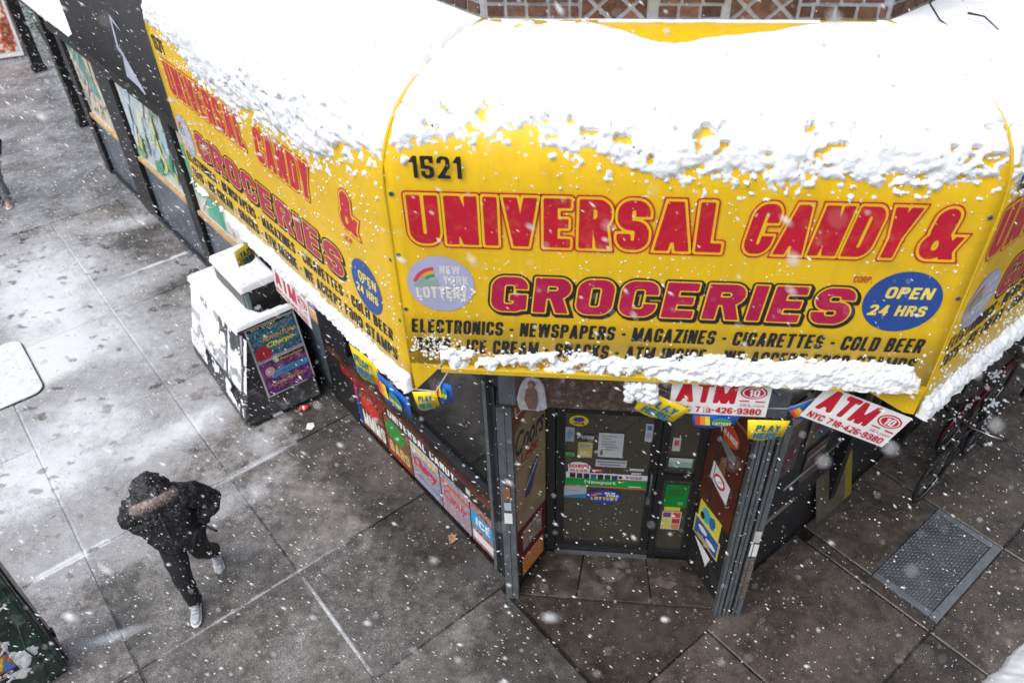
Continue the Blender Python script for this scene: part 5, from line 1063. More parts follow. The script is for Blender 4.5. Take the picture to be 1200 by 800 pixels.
# crumpled green bag by the storefront
t = thing('plastic_bag', 'crumpled green plastic bag lying against the painted storefront', 'bag', (-7.95, 7.35, 0))
mb = MB(); gm = mat('green_plastic', (.02, .22, .10), .3, var=.3, scale=20, bump=.01, bscale=20)
for k in range(9): mb.blob((-8.05 + .055 * k, 7.30 + .03 * k + rnd.uniform(-.03, .03), .08), .09, .08, .085, gm, k, .35)
mb.build('bag_body', t)

# ================================================================== snowy black cabinet on the left walk
def S(a, b, z): return SF.at(a, b, z)
kb = thing('street_cabinet', 'snow-capped black street cabinet with concert posters on its near face', 'cabinet', S(-1.2, 5.4, 0))
lo = [(-1.74, 4.52), (-.78, 4.42), (-.78, 6.35), (-1.66, 6.35)]; md = [(-1.60, 4.60), (-.76, 4.58), (-.76, 6.25), (-1.60, 6.25)]; hi = [(-1.44, 4.76), (-.76, 4.72), (-.76, 6.12), (-1.40, 6.12)]
M_CAB = mat('scuffed_black_panel', (.035, .036, .04), .35, var=.5, scale=5, dirt=(.22, .23, .25), dirt_amt=.75, dirt_scale=6)
mb = MB(); mb.hexa([S(a, b, .06) for a, b in lo] + [S(a, b, .42) for a, b in md], M_CAB); mb.build('lower_body', kb, bevel=.012)
mb = MB(); mb.hexa([S(a, b, .425) for a, b in md] + [S(a, b, 1.20) for a, b in hi], M_CAB); mb.build('upper_body', kb, bevel=.012)
mb = MB(); mb.box(SF, -1.66, -.80, 4.50, 6.30, 0, .06, M_DSTEEL); mb.build('base', kb)
def plane_frame(p00, p10, p01):
    o = np.array(p00); r = np.array(p10) - o; up = np.array(p01) - o; W = np.linalg.norm(r); H = np.linalg.norm(up); r = r / W; up = up / H
    up = up - r * (up @ r); up /= np.linalg.norm(up); n = np.cross(r, up); F = Frame(o, r, n, up); return F, W, H
# near face plane: lower-left, lower-right, upper-left
PFm, Wm, Hm = plane_frame(S(*md[0], .42), S(*md[1], .42), S(*hi[0], 1.20))
CP = collage('print_concert_blue', [(.02, .01, .03), (.03, .28, .42), (.02, .02, .03), (.03, .24, .38), (.35, .12, .05), (.5, .48, .5)], 22, .25)
CQ = collage('print_concert_purple', [(.02, .01, .04), (.16, .04, .22), (.05, .02, .07), (.22, .08, .30), (.35, .05, .12), (.45, .35, .45)], 22, .25)
fr_ = G(.5, .5, .55)
poster('poster', PFm, .22, .84, .34, .785, .022, fr_, [('rect', .03, .03, .97, .97, CP), ('rect', .04, .90, .80, .97, K_), ('scr', 'EN VIVO', .12, .91, .6, .96, G(.75, .6, .1), 0, .02), ('poly', [(.05, .02), (.32, .02), (.36, .30), (.2, .42), (.06, .34)], G(.45, .02, .05)), ('scr', 'Cherpo', .30, .26, .86, .44, G(.75, .72, .05), .15, .03), ('scr', 'ADVENTURA', .25, .50, .95, .62, G(.65, .35, .08), .1, .03)], kb, label='concert poster with yellow script, upper of the two')
poster('poster', PFm, .22, .84, -.14, .33, .022, fr_, [('rect', .03, .03, .97, .97, CQ), ('rect', .30, .84, .97, .93, K_), ('scr', 'El Patrocinio', .36, .855, .92, .915, G(.75, .6, .1), 0, .02), ('rect', .2, .48, .95, .64, G(.04, .38, .62)), ('scr', 'ROMANTIC', .24, .50, .9, .62, G(.1, .12, .4), .1, .03), ('ell', .2, .68, .1, .12, G(.55, .35, .33)), ('scr', 'Concierto', .15, .25, .8, .38, G(.6, .35, .12), .15, .02)], kb, label='purple and blue concert poster, lower of the two')
mb = MB(); mb.box(PFm, .06, .17, .66, .72, .002, .006, G(.25, .26, .3)); mb.build('sticker', kb)
# roadway-side face with two doors plastered with snow
QF, Wq, Hq = plane_frame(S(*md[3], .42), S(*md[0], .42), S(*hi[3], 1.20))
for a, b in ((.04, Wq * .68), (Wq * .70, Wq - .10)):
    mb = MB(); mb.box(QF, a, b, .004, .022, .0, Hq - .05, mat('frosted_panel', (.30, .31, .34), .5, var=.5, scale=7, dirt=(.68, .70, .74), dirt_amt=.9, dirt_scale=9)); mb.build('side_door', kb, bevel=.005)
def snow_patch(nm, F, u0, u1, z0, z1, p0, thick, seed, cov, res=.012, label=None):
    n = int((u1 - u0) / res); k = int((z1 - z0) / res); u, z = np.meshgrid(np.linspace(u0, u1, n + 1), np.linspace(z0, z1, k + 1))
    f_ = fbm(u * 6, z * 6, 4, seed); f2 = fbm(u * 32, z * 32, 3, seed + 3); ed = np.minimum(np.minimum(u - u0, u1 - u), np.minimum(z - z0, z1 - z))
    m = f_ - (1 - cov) + .25 * (f2 - .5); h = thick * np.clip(m / .12, 0, 1) * (.5 + f2) * np.clip(ed / .03, 0, 1) - .003
    V = F.many(u, p0 + h, z).reshape(-1, 3); idx = np.arange((n + 1) * (k + 1)).reshape(k + 1, n + 1); kp = h > -.002; kq = kp[:-1, :-1] | kp[1:, :-1] | kp[:-1, 1:] | kp[1:, 1:]
    f = np.stack([idx[:-1, :-1][kq], idx[:-1, 1:][kq], idx[1:, 1:][kq], idx[1:, :-1][kq]], 1); used = np.unique(f); rem = np.full(len(V), -1); rem[used] = np.arange(len(used))
    return meshobj(nm, V[used], rem[f], M_SNOW, kind='stuff', label=label)
snow_patch('cabinet_snow', QF, .05, Wq * .67, .02, Hq - .07, .022, .016, 5, .60, label='snow plastered on the far street-side door of the black cabinet')
snow_patch('cabinet_snow', QF, Wq * .71, Wq - .11, -.02, Hq - .07, .022, .016, 15, .62, label='snow plastered on the near street-side door of the black cabinet')
snow_patch('cabinet_snow', QF, Wq - .09, Wq - .01, -.0, Hq - .07, .003, .012, 25, .60, label='snow on the near corner edge of the black cabinet')
QL, Wl, Hl = plane_frame(S(*lo[3], .06), S(*lo[0], .06), S(*md[3], .42))
snow_patch('cabinet_snow', QL, .02, Wl - .02, .12, Hl, .008, .010, 9, .44, label='thin snow on the lower street side of the black cabinet')
def snow_cap(name, a0, a1, b0, b1, z, th, seed, label, hole=None, r=.05):
    n = int((a1 - a0) / .018); k = int((b1 - b0) / .018); a, b = np.meshgrid(np.linspace(a0, a1, n + 1), np.linspace(b0, b1, k + 1))
    ed = np.minimum(np.minimum(a - a0, a1 - a), np.minimum(b - b0, b1 - b)); t = np.clip(ed / r, 0, 1)
    zz = z + th * np.sqrt(np.clip(1 - (1 - t) ** 2, 0, 1)) * (.8 + .35 * fbm(a * 3, b * 3, 3, seed)) + .004 * (fbm(a * 30, b * 30, 2, seed + 1) - .5)
    if hole is not None: zz = np.where(hole(a, b), z - .02, zz)
    V = SF.many(a, b, zz).reshape(-1, 3); idx = np.arange((n + 1) * (k + 1)).reshape(k + 1, n + 1)
    f = np.stack([idx[:-1, :-1].ravel(), idx[:-1, 1:].ravel(), idx[1:, 1:].ravel(), idx[1:, :-1].ravel()], 1)
    return meshobj(name, V, f, M_SNOW, kind='stuff', label=label)
mb = MB(); mb.box(SF, -1.46, -.76, 4.72, 6.15, 1.20, 1.225, M_BLK); mb.build('lid', kb, bevel=.008)
snow_cap('cabinet_snow', -1.475, -.745, 4.72, 6.17, 1.205, .075, 3, 'thick snow on the lower lid of the black cabinet', hole=lambda a, b: (a > -1.12 + .03 * np.sin(b * 20)) & (b < 4.99 + .10 * (a + 1.1) + .02 * np.sin(a * 31)) & (b > 4.83 - .12 * (a + 1.0)))
mb = MB(); mb.box(SF, -1.20, -.77, 4.99, 5.86, 1.21, 1.53, mat('black_vinyl_box', (.022, .024, .026), .35, var=.4, scale=10, bump=.006, bscale=12)); mb.build('top_box', kb, bevel=.015)
mb = MB(); mb.box(SF, -1.19, -1.14, 4.955, 4.985, 1.23, 1.50, G(.2, .26, .27)); mb.build('clip', kb)
snow_cap('cabinet_snow', -1.225, -.75, 4.955, 5.88, 1.52, .085, 8, 'square pad of snow on the upper box of the black cabinet')

# ---- green cabinet cut by the lower left corner
gb = thing('utility_cabinet', 'dark green metal street cabinet with a poster at the lower left corner', 'cabinet', S(-4.75, 2.9, 0))
M_GRN = mat('dark_green_paint', (.018, .045, .032), .4, var=.5, scale=6, dirt=(.2, .24, .23), dirt_amt=.8, dirt_scale=7)
GA = -4.29
mb = MB(); mb.box(SF, -5.25, GA, 2.72, 3.12, .05, 1.62, M_GRN); mb.build('body', gb, bevel=.02)
mb = MB(); mb.box(SF, -5.22, GA - .03, 2.75, 3.09, 0, .05, M_DSTEEL); mb.build('base', gb)
mb = MB(); mb.box(SF, -5.27, GA + .02, 2.70, 3.14, 1.62, 1.66, M_GRN); mb.build('lid', gb, bevel=.008)
EF = Frame(S(GA, 2.72, 0), SF.n, SF.r)
mb = MB(); mb.box(EF, .04, .36, .0, .010, .10, 1.5, mat('grey_green_panel', (.06, .075, .07), .4, var=.5, scale=6, dirt=(.2, .22, .22), dirt_amt=.7, dirt_scale=9)); mb.build('side_panel', gb, bevel=.004)
mb = MB(); mb.tube([EF.at(.10, .016, .05), EF.at(.09, .022, .4), EF.at(.14, .02, .7), EF.at(.11, .018, 1.1), EF.at(.12, .016, 1.5)], .008, M_DSTEEL); mb.build('cable', gb)
mb = MB(); mb.box(EF, .20, .26, .010, .04, .30, .38, M_BLK); mb.build('latch', gb)
NFc = Frame(S(-5.25, 2.72, 0), SF.r, -SF.n)
mb = MB(); mb.box(NFc, .03, .93, .0, .012, .12, 1.55, M_GRN); mb.build('door', gb, bevel=.005)
mb = MB(); mb.tube([NFc.at(.80, .014, .15), NFc.at(.84, .03, .35), NFc.at(.80, .03, .6), NFc.at(.86, .02, .9)], .007, M_GRN); mb.build('cable', gb)
poster('poster', NFc, .12, .70, .40, 1.15, .018, fr_, [('rect', .03, .02, .97, .98, collage('print_night_blue', [(.02, .03, .12), (.04, .08, .35), (.5, .2, .04), (.2, .03, .14), (.5, .42, .08), (.02, .02, .03)], 9)), ('scr', 'FIESTA', .3, .14, .92, .34, G(.75, .55, .05), .2, .03), ('rect', .03, .02, .97, .10, K_), ('scr', 'RADIO', .3, .03, .9, .08, W_, .2, .02), ('poly', [(.80, .10), (.88, .3), (.97, .1)], G(.1, .2, .6))], gb)
snow_patch('cabinet_snow', NFc, .02, .90, .15, 1.5, .013, .008, 19, .36, label='traces of snow on the green cabinet')

# ---- snow heap at the lower right corner
def heap():
    n = 150; a, b = np.meshgrid(np.linspace(0, 1, n), np.linspace(0, 1, n)); x = 2.95 + a * 2.2; y = -2.2 + b * 2.9
    d = ((x - 2.98) * .0 + (y + .02) + (x - 3.62) * -.80 + .10)   # keep what lies below the diagonal
    nrm = -d + .10 * (fbm(x * 5, y * 5, 4, 3) - .5)
    h = .26 * np.sqrt(np.clip(nrm / .30, 0, 1)) + .05 * (fbm(x * 9, y * 9, 3, 6) - .5) * (nrm > .03) - .01
    h = np.where(nrm <= 0, -.03, h); h = np.where((x > 5.0) | (y < -2.0), -.03, h)
    V = np.stack([x, y, h], -1).reshape(-1, 3); idx = np.arange(n * n).reshape(n, n); kp = h > -.02; kq = kp[:-1, :-1] | kp[1:, :-1] | kp[:-1, 1:] | kp[1:, 1:]
    f = np.stack([idx[:-1, :-1][kq], idx[:-1, 1:][kq], idx[1:, 1:][kq], idx[1:, :-1][kq]], 1); used = np.unique(f); rem = np.full(len(V), -1); rem[used] = np.arange(len(used))
    meshobj('snow_bank', V[used], rem[f], M_SNOW, kind='stuff', label='white snow bank at the lower right corner')
heap()

# ---- litter
t = thing('drink_can', 'crushed red and white can lying by the snowy cabinet', 'can', (-3.84, 2.36, 0))
c0 = np.array([-3.89, 2.33, .034]); dv = np.array([.10, .045, 0]); rc = G(.65, .02, .03)
mb = MB(); mb.tube([c0 + dv * k_ for k_ in (0, .12, .4, .6, .88, 1)], .032, rc, 14); mb.build('can_body', t)
mb = MB(); mb.tube([c0 - dv * .03, c0 + dv * .01], .026, M_STEEL, 14); mb.tube([c0 + dv * .38, c0 + dv * .62], .0328, M_WHITE, 14); mb.build('can_lid', t)
t = thing('paper_scrap', 'white scrap of paper on the pavement beside the red can', 'litter', (-3.68, 2.08, 0)); mb = MB()
mb.prism(Frame((-3.68, 2.08, .004), (1, 0, 0), (0, 0, 1), (0, 1, 0)), [(-.04, -.05), (.03, -.06), (.05, .0), (.02, .06), (-.05, .04)], 0, .006, M_WHITE); mb.build('paper', t)
lf = mat('dead_leaf', (.34, .19, .11), .7, var=.4, scale=40)
t = thing('dead_leaf', 'curled tan leaf on the pavement in front of the bulkhead posters', 'leaf', (-1.72, .60, 0))
L_ = [(-.02, -.07), (.03, -.04), (.045, .0), (.02, .02), (.045, .05), (.0, .045), (-.015, .08), (-.035, .03), (-.05, .035), (-.035, -.01)]
mb = MB(); n = len(L_); V = [(-1.715 + x, .60 + y, .012 + .035 * (abs(x) * 12) ** 1.5) for x, y in L_] + [(-1.715, .60, .006)]
mb.add(V, [(i, (i + 1) % n, n) for i in range(n)], lf); o = mb.build('leaf_blade', t); o.modifiers.new('s', 'SOLIDIFY').thickness = .003
mb = MB(); mb.tube([(-1.72, .53, .01), (-1.735, .49, .014)], .003, lf, 6); mb.build('stem', t)
for k, (x, y) in enumerate(((-2.02, .52), (.35, -.02), (3.35, -.25))):
    pass

# ---- wires hanging over the top right corner of the awning
for pts, lab in (([(1.30, .12, 5.62), (1.21, -.02, 5.52), (1.24, -.12, 5.475), (1.275, -.20, 5.46)], 'dark dead twig caught over the right awning seam'), ([(1.37, -.10, 5.50), (1.43, -.15, 5.50), (1.485, -.22, 5.46)], 'short dark twig lying on the snow right of the seam')):
    mb = MB(); mb.tube(pts, .006, M_INK, 6, r1=.003); o = mb.build('twig'); o['label'] = lab; o['category'] = 'twig'
mb = MB(); mb.tube([(1.06, .012, 5.9), (1.10, .014, 5.62), (1.16, .0, 5.50)], .004, M_INK, 6); o = mb.build('wire'); o['label'] = 'thin black wire against the brick at the right corner'; o['category'] = 'wire'

# ================================================================== bicycles on the right
def wheel(parent, c, fwd, side, R0=.335):
    Fw = Frame(c, fwd, side); ring = lambda r, p=0: [Fw.at(r * math.cos(2 * math.pi * i / 32), p, r * math.sin(2 * math.pi * i / 32)) for i in range(32)]
    mb = MB(); mb.tube(ring(R0), .020, M_RUBBER, 8, closed=True); wh = mb.build('wheel', parent)
    mb = MB(); mb.tube(ring(R0 - .024), .010, M_CHROME, 6, closed=True); mb.build('rim', wh)
    mb = MB()
    for i in range(18):
        g_ = 2 * math.pi * i / 18; mb.tube([Fw.at(0, .02 * (-1) ** i, 0), Fw.at((R0 - .03) * math.cos(g_), 0, (R0 - .03) * math.sin(g_))], .0016, M_CHROME, 4)
    mb.tube([Fw.at(0, -.045, 0), Fw.at(0, .045, 0)], .018, M_CHROME, 10); mb.build('spokes', wh, kind='stuff')
def bicycle(o, fwd, label, col, snow=True):
    fwd = Vector(fwd).normalized(); up0 = Vector((0, 0, 1)); side = fwd.cross(up0).normalized(); lean = R_(7); up = (up0 * math.cos(lean) - side * math.sin(lean) * BL).normalized()
    o = Vector(o); P = lambda x, y, z: tuple(o + fwd * x + side * y + up * z)
    t = thing('bicycle', label, 'bicycle', tuple(o), 'bicycles locked along the right wall')
    wheel(t, P(.52, 0, .335), tuple(fwd), tuple(side)); wheel(t, P(-.50, 0, .335), tuple(fwd), tuple(side))
    m = mat('frame_' + label.split()[0], col, .3, metal=.3); mb = MB()
    for a, b, r in (((-.10, 0, .29), (.34, 0, .80), .017), ((-.14, 0, .78), (.33, 0, .86), .015), ((-.10, 0, .29), (-.19, 0, .88), .015), ((.31, 0, .92), (.36, 0, .76), .019), ((-.50, .06, .335), (-.10, .03, .29), .009), ((-.50, -.06, .335), (-.10, -.03, .29), .009), ((-.50, .06, .335), (-.17, .02, .76), .008), ((-.50, -.06, .335), (-.17, -.02, .76), .008)):
        mb.tube([P(*a), P(*b)], r, m, 8)
    mb.build('frame', t)
    mb = MB(); mb.tube([P(.36, 0, .76), P(.38, .05, .70), P(.52, .05, .335)], .011, m, 8); mb.tube([P(.36, 0, .76), P(.38, -.05, .70), P(.52, -.05, .335)], .011, m, 8); mb.build('fork', t)
    mb = MB(); mb.tube([P(.31, 0, .92), P(.33, 0, 1.00), P(.37, 0, 1.02)], .014, M_DSTEEL, 8); mb.tube([P(.30, .31, 1.02), P(.36, .2, 1.03), P(.38, 0, 1.02), P(.36, -.2, 1.03), P(.30, -.31, 1.02)], .012, M_CHROME, 8); hb = mb.build('handlebar', t)
    for s_ in (1, -1): mb = MB(); mb.tube([P(.33, .21 * s_, 1.025), P(.29, .33 * s_, 1.02)], .018, M_RUBBER, 8); mb.build('grip', hb)
    for s_ in (1, -1): mb = MB(); mb.tube([P(.37, .16 * s_, 1.03), P(.44, .19 * s_, 1.0), P(.42, .27 * s_, 1.0)], .006, M_CHROME, 6); mb.build('brake_lever', hb)
    mb = MB(); mb.tube([P(.38, .1, 1.03), P(.50, .06, .96), P(.46, .0, .80)], .004, M_INK, 5); mb.tube([P(.38, -.1, 1.03), P(.54, -.05, .92), P(.40, -.02, .74)], .004, M_INK, 5); mb.build('brake_cable', hb)
    mb = MB(); prs = [(-.34, .001, .89), (-.32, .085, .90), (-.22, .07, .91), (-.10, .028, .905), (-.03, .018, .90), (-.03, -.018, .90), (-.10, -.028, .905), (-.22, -.07, .91), (-.32, -.085, .90)]
    nn = len(prs); mb.add([P(x, y, z) for x, y, z in prs] + [P(x, y, z + .045) for x, y, z in prs], [tuple(range(nn))[::-1], tuple(range(nn, 2 * nn))] + [(i, (i + 1) % nn, nn + (i + 1) % nn, nn + i) for i in range(nn)], M_RUBBER); mb.build('saddle', t, bevel=.012)
    mb = MB(); mb.tube([P(-.18, 0, .80), P(-.20, 0, .90)], .013, M_CHROME, 8); mb.build('seat_post', t)
    mb = MB(); ring = [P(-.10 + .09 * math.cos(i * .3491), .045, .29 + .09 * math.sin(i * .3491)) for i in range(18)]; mb.tube(ring, .005, M_CHROME, 5, closed=True)
    mb.tube([P(-.10, .06, .29), P(.04, .06, .20)], .009, M_CHROME, 6); mb.tube([P(-.10, -.06, .29), P(-.24, -.06, .38)], .009, M_CHROME, 6); mb.build('crank', t)
    for x, y, z in ((.04, .11, .20), (-.24, -.11, .38)):
        Fp = Frame(P(x, y, z), tuple(fwd), tuple(side), tuple(up)); mb = MB(); mb.box(Fp, -.045, .045, -.04, .04, -.012, .012, M_RUBBER); mb.build('pedal', t)
    mb = MB(); mb.tube([P(-.50 + .37 * math.cos(R_(a)), 0, .335 + .37 * math.sin(R_(a))) for a in range(35, 176, 10)], .022, m, 6); mb.build('mudguard', t)
    mb = MB(); mb.tube([P(.56 - .0, 0, .90), P(.50, 0, .90)], .035, M_CHROME, 12, r1=.02); mb.tube([P(.50, 0, .9), P(.37, 0, .95)], .008, M_DSTEEL, 6); mb.build('lamp', t)
    its = []
    for i in range(30): its.append((*P(-.20 + rs1.normal(0, .06), rs1.normal(0, .035), .958), rs1.uniform(.008, .016)))
    for i in range(26):
        k_ = rs1.uniform(-.3, .3); its.append((*P(.36 - .06 * (abs(k_) > .2), k_, 1.045), rs1.uniform(.005, .010)))
    for i in range(40):
        a = R_(rs1.uniform(40, 140)); its.append((*P(-.50 + .385 * math.cos(a), rs1.normal(0, .012), .335 + .385 * math.sin(a)), rs1.uniform(.006, .013)))
    blobs_obj('bicycle_snow', its, 'snow resting on the saddle and bars of the ' + label.split(' ')[0] + ' bicycle')
    return t
BL = 1
bicycle(S(3.92, -1.14, 0), tuple(-SF.r), 'black bicycle nearest the tread-plate hatch, front wheel towards the corner', (.02, .02, .025))
BL = -1
bicycle(S(4.75, -.93, 0), tuple(SF.r), 'maroon bicycle behind the nearer one, along the right wall', (.10, .01, .015))
# ---- dark pipe railing farther along the right wall
t = thing('pipe_rail', 'dark pipe rail standing along the right wall beyond the bicycles', 'railing', S(6.6, -1.1, 0))
for a in (5.7, 6.6, 7.5): mb = MB(); mb.tube([S(a, -1.15, 0), S(a, -1.15, 1.0)], .022, M_DSTEEL); mb.build('post', t)
mb = MB(); mb.tube([S(5.6, -1.15, 1.0), S(7.6, -1.15, 1.0)], .022, M_STEEL); mb.build('rail', t)

# ================================================================== people
def skinned(name, joints, edges, mat_, parent, sub=2, disp=None, tex_size=.12, seed=0):
    me = bpy.data.meshes.new(name); off = np.array(root_loc(parent))
    me.from_pydata([tuple(np.array(j[:3]) - off) for j in joints], edges, []); ob = bpy.data.objects.new(name, me); COL.objects.link(ob)
    sk = ob.modifiers.new('skin', 'SKIN'); sk.use_smooth_shade = True; sk.branch_smoothing = .6
    for i, j in enumerate(joints):
        me.skin_vertices[0].data[i].radius = (j[3], j[4] if len(j) > 4 else j[3]); me.skin_vertices[0].data[i].use_root = (i == 0)
    sb = ob.modifiers.new('sub', 'SUBSURF'); sb.levels = sub; sb.render_levels = sub
    if disp:
        tx = bpy.data.textures.new(name, 'CLOUDS'); tx.noise_scale = tex_size; tx.noise_depth = 2
        d = ob.modifiers.new('disp', 'DISPLACE'); d.texture = tx; d.strength = disp; d.mid_level = .5
    dg = bpy.context.evaluated_depsgraph_get(); dg.update(); ev = ob.evaluated_get(dg); m2 = bpy.data.meshes.new_from_object(ev)
    bpy.data.objects.remove(ob); ob = bpy.data.objects.new(name, m2); COL.objects.link(ob); m2.materials.clear(); m2.materials.append(mat_)
    m2.polygons.foreach_set('use_smooth', [True] * len(m2.polygons)); ob.parent = parent; return ob
def person(o, h, label, F, extra, trousers, coat, shoes, hood=True):
    """o: ground point under the hips, h: heading angle; joint dictionaries in local (right, forward, up) metres"""
    hv = np.array([math.cos(h), math.sin(h), 0]); rv = np.array([hv[1], -hv[0], 0]); o = np.array([*o, 0.0])
    W = lambda x, y, z: o + rv * x + hv * y + np.array([0, 0, z])
    t = thing('person', label, 'person', tuple(o))
    J = F
    pt = lambda k: W(*J[k])
    body = [(*pt('pelvis'), .13, .10), (*W(J['chest'][0], J['chest'][1], J['chest'][2] - .18), .12, .095), (*pt('chest'), .145, .10), (*pt('neck'), .055, .055), (*pt('head'), .075, .085), (*(pt('head') + np.array([0, 0, .09])), .07, .08)]
    E_ = [(0, 1), (1, 2), (2, 3), (3, 4), (4, 5)]; n = 6
    for sd in ('l', 'r'):
        J['to_' + sd] = J['to' + sd]; body += [(*pt('sh' + sd), .055), (*pt('el' + sd), .042), (*pt('wr' + sd), .03), (*pt('ha' + sd), .036, .022), (*pt('hi' + sd), .085), (*pt('kn' + sd), .055), (*pt('an' + sd), .036), (*(pt('an' + sd) * .7 + pt('to' + sd) * .3), .030)]
        E_ += [(2, n), (n, n + 1), (n + 1, n + 2), (n + 2, n + 3), (0, n + 4), (n + 4, n + 5), (n + 5, n + 6), (n + 6, n + 7)]; n += 8
    skinned('body', body, E_, M_FACE, t, 2)
    # hands: five fingers curled, each its own tapered chain
    for sd in ('l', 'r'):
        ha = pt('ha' + sd); wr = pt('wr' + sd); d = (ha - wr) / np.linalg.norm(ha - wr); sdv = np.cross(d, [0, 0, 1]); sdv /= (np.linalg.norm(sdv) + 1e-6)
        mb = MB()
        for k in range(4):
            b = ha + sdv * (-.027 + .018 * k) + d * .02; ln = (.065, .075, .07, .055)[k]; mb.tube([b, b + d * ln * .5, b + d * ln * .8 + np.array([0, 0, -.025]), b + d * ln * .7 + np.array([0, 0, -.045])], .009, M_FACE, 6, r1=.006)
        b = ha - sdv * .03; mb.tube([b, b + d * .025 - sdv * .02, b + d * .05 - sdv * .01], .010, M_FACE, 6, r1=.007); mb.build('fingers', t)
    # face
    hd = pt('head') + np.array([0, 0, .045]); fv = np.array([math.cos(h + J['turn']), math.sin(h + J['turn']), 0]); sv = np.array([fv[1], -fv[0], 0]); tl = J.get('tilt', 0)
    fz = np.array([0, 0, 1.0]); f3 = fv * math.cos(tl) - fz * math.sin(tl); u3 = fz * math.cos(tl) + fv * math.sin(tl)
    mb = MB(); q_ = hd + f3 * .088; mb.tube([q_ + u3 * .02, q_ + f3 * .022 - u3 * .015, q_ - u3 * .022], .011, M_FACE, 8); mb.build('nose', t)
    for s_ in (1, -1):
        mb = MB(); e = hd + f3 * .078 + sv * .032 * s_ + u3 * .022; mb.blob(e, .013, .013, .010, M_WHITE, 1, 0); mb.blob(e + f3 * .009, .006, .006, .006, M_INK, 1, 0); mb.build('eye', t)
        mb = MB(); mb.blob(hd + sv * .078 * s_, .014, .02, .03, M_FACE, 2, .1); mb.build('ear', t)
    mb = MB(); q_ = hd + f3 * .084 - u3 * .045; mb.tube([q_ - sv * .024, q_ + f3 * .004, q_ + sv * .024], .006, paint((.3, .1, .09)), 6); mb.build('mouth', t)
    # trousers
    tr = [(*pt('pelvis'), .19, .15)]; E2 = []; n = 1
    for sd in ('l', 'r'):
        hi, kn, an = pt('hi' + sd), pt('kn' + sd), pt('an' + sd); mid = (hi + kn) / 2; cf = (kn + an) / 2
        tr += [(*hi, .135), (*mid, .125), (*kn, .098), (*cf, .086), (*(an + (kn - an) * -.16), .074)]; E2 += [(0, n), (n, n + 1), (n + 1, n + 2), (n + 2, n + 3), (n + 3, n + 4)]; n += 5
    skinned('trousers', tr, E2, trousers, t, 2, .035, .09)
    for sd in ('l', 'r'):
        an, kn = pt('an' + sd), pt('kn' + sd); mb = MB(); mb.tube([an + np.array([0, 0, -.05]), an, an + (kn - an) * .25], .054, trousers, 12, r1=.075); mb.build('sock', t)
    # shoes
    for sd in ('l', 'r'):
        an, to = pt('an' + sd), pt('to' + sd); d = to - an; zt_ = J.get('heel' + sd, 0.0); d = d / np.linalg.norm(d); dh = np.array([d[0], d[1], 0]); dh /= np.linalg.norm(dh)
        pit = math.asin(max(-.95, min(.95, J.get('pitch' + sd, 0)))); f_ = dh * math.cos(pit) + fz * math.sin(pit); u_ = -dh * math.sin(pit) + fz * math.cos(pit); s__ = np.cross(f_, u_)
        heel = np.array([an[0], an[1], an[2]]) - dh * .05 - u_ * .085
        def ring(x, wd, z0, z1, k=10): return [heel + f_ * x + s__ * wd * math.cos(2 * math.pi * i / k) + u_ * ((z0 + z1) / 2 + (z1 - z0) / 2 * math.sin(2 * math.pi * i / k)) for i in range(k)]
        prof_ = [(-.012, .022, .02, .07), (.0, .036, .012, .105), (.05, .040, .012, .125), (.10, .041, .012, .105), (.16, .046, .012, .078), (.22, .047, .012, .066), (.265, .036, .014, .055), (.285, .015, .02, .042)]
        V = []; 
        for a_ in prof_: V += ring(*a_)
        k = 10; Fc = [(r_ * k + i, r_ * k + (i + 1) % k, (r_ + 1) * k + (i + 1) % k, (r_ + 1) * k + i) for r_ in range(len(prof_) - 1) for i in range(k)] + [tuple(range(k))[::-1], tuple(range((len(prof_) - 1) * k, len(prof_) * k))]
        mb = MB(); mb.add(V, Fc, shoes, True); sh = mb.build('shoe', t); sh.modifiers.new('s', 'SUBSURF').render_levels = 1
        so_ = [(-.02, -.03), (.0, -.045), (.06, -.044), (.12, -.046), (.2, -.052), (.26, -.045), (.295, -.02), (.297, .0)]; out = so_ + [(x, -y) for x, y in so_[::-1][1:]]
        Fo = Frame(heel, f_, u_, s__); mb = MB(); mb.prism(Fo, out, .0, .022, M_WHITE); mb.build('sole', sh, bevel=.004)
        mb = MB()
        for q2 in range(4): c_ = heel + f_ * (.10 + .03 * q2) + u_ * (.112 - .012 * q2); mb.tube([c_ - s__ * .026, c_ + u_ * .004, c_ + s__ * .026], .004, G(.3, .32, .36), 5)
        mb.build('laces', sh)
    # coat
    ch = pt('chest'); pv = pt('pelvis')
    co = [(*(pv + [0, 0, -.24]), .265, .235), (*(pv + (ch - pv) * .1), .285, .255), (*(pv + (ch - pv) * .62), .275, .24), (*(ch + [0, 0, .03]), .19, .15), (*(pt('neck') + [0, 0, -.02]), .115, .115)]
    E3 = [(0, 1), (1, 2), (2, 3), (3, 4)]; n = 5
    for sd in ('l', 'r'):
        s1_, e1, w1 = pt('sh' + sd), pt('el' + sd), pt('wr' + sd)
        co += [(*s1_, .135), (*((s1_ + e1) / 2), .13), (*e1, .12), (*((e1 + w1) / 2), .11), (*(w1 + (e1 - w1) * -.12), .08)]; E3 += [(3, n), (n, n + 1), (n + 1, n + 2), (n + 2, n + 3), (n + 3, n + 4)]; n += 5
    jk = skinned('jacket', co, E3, coat, t, 3, .085, .075)
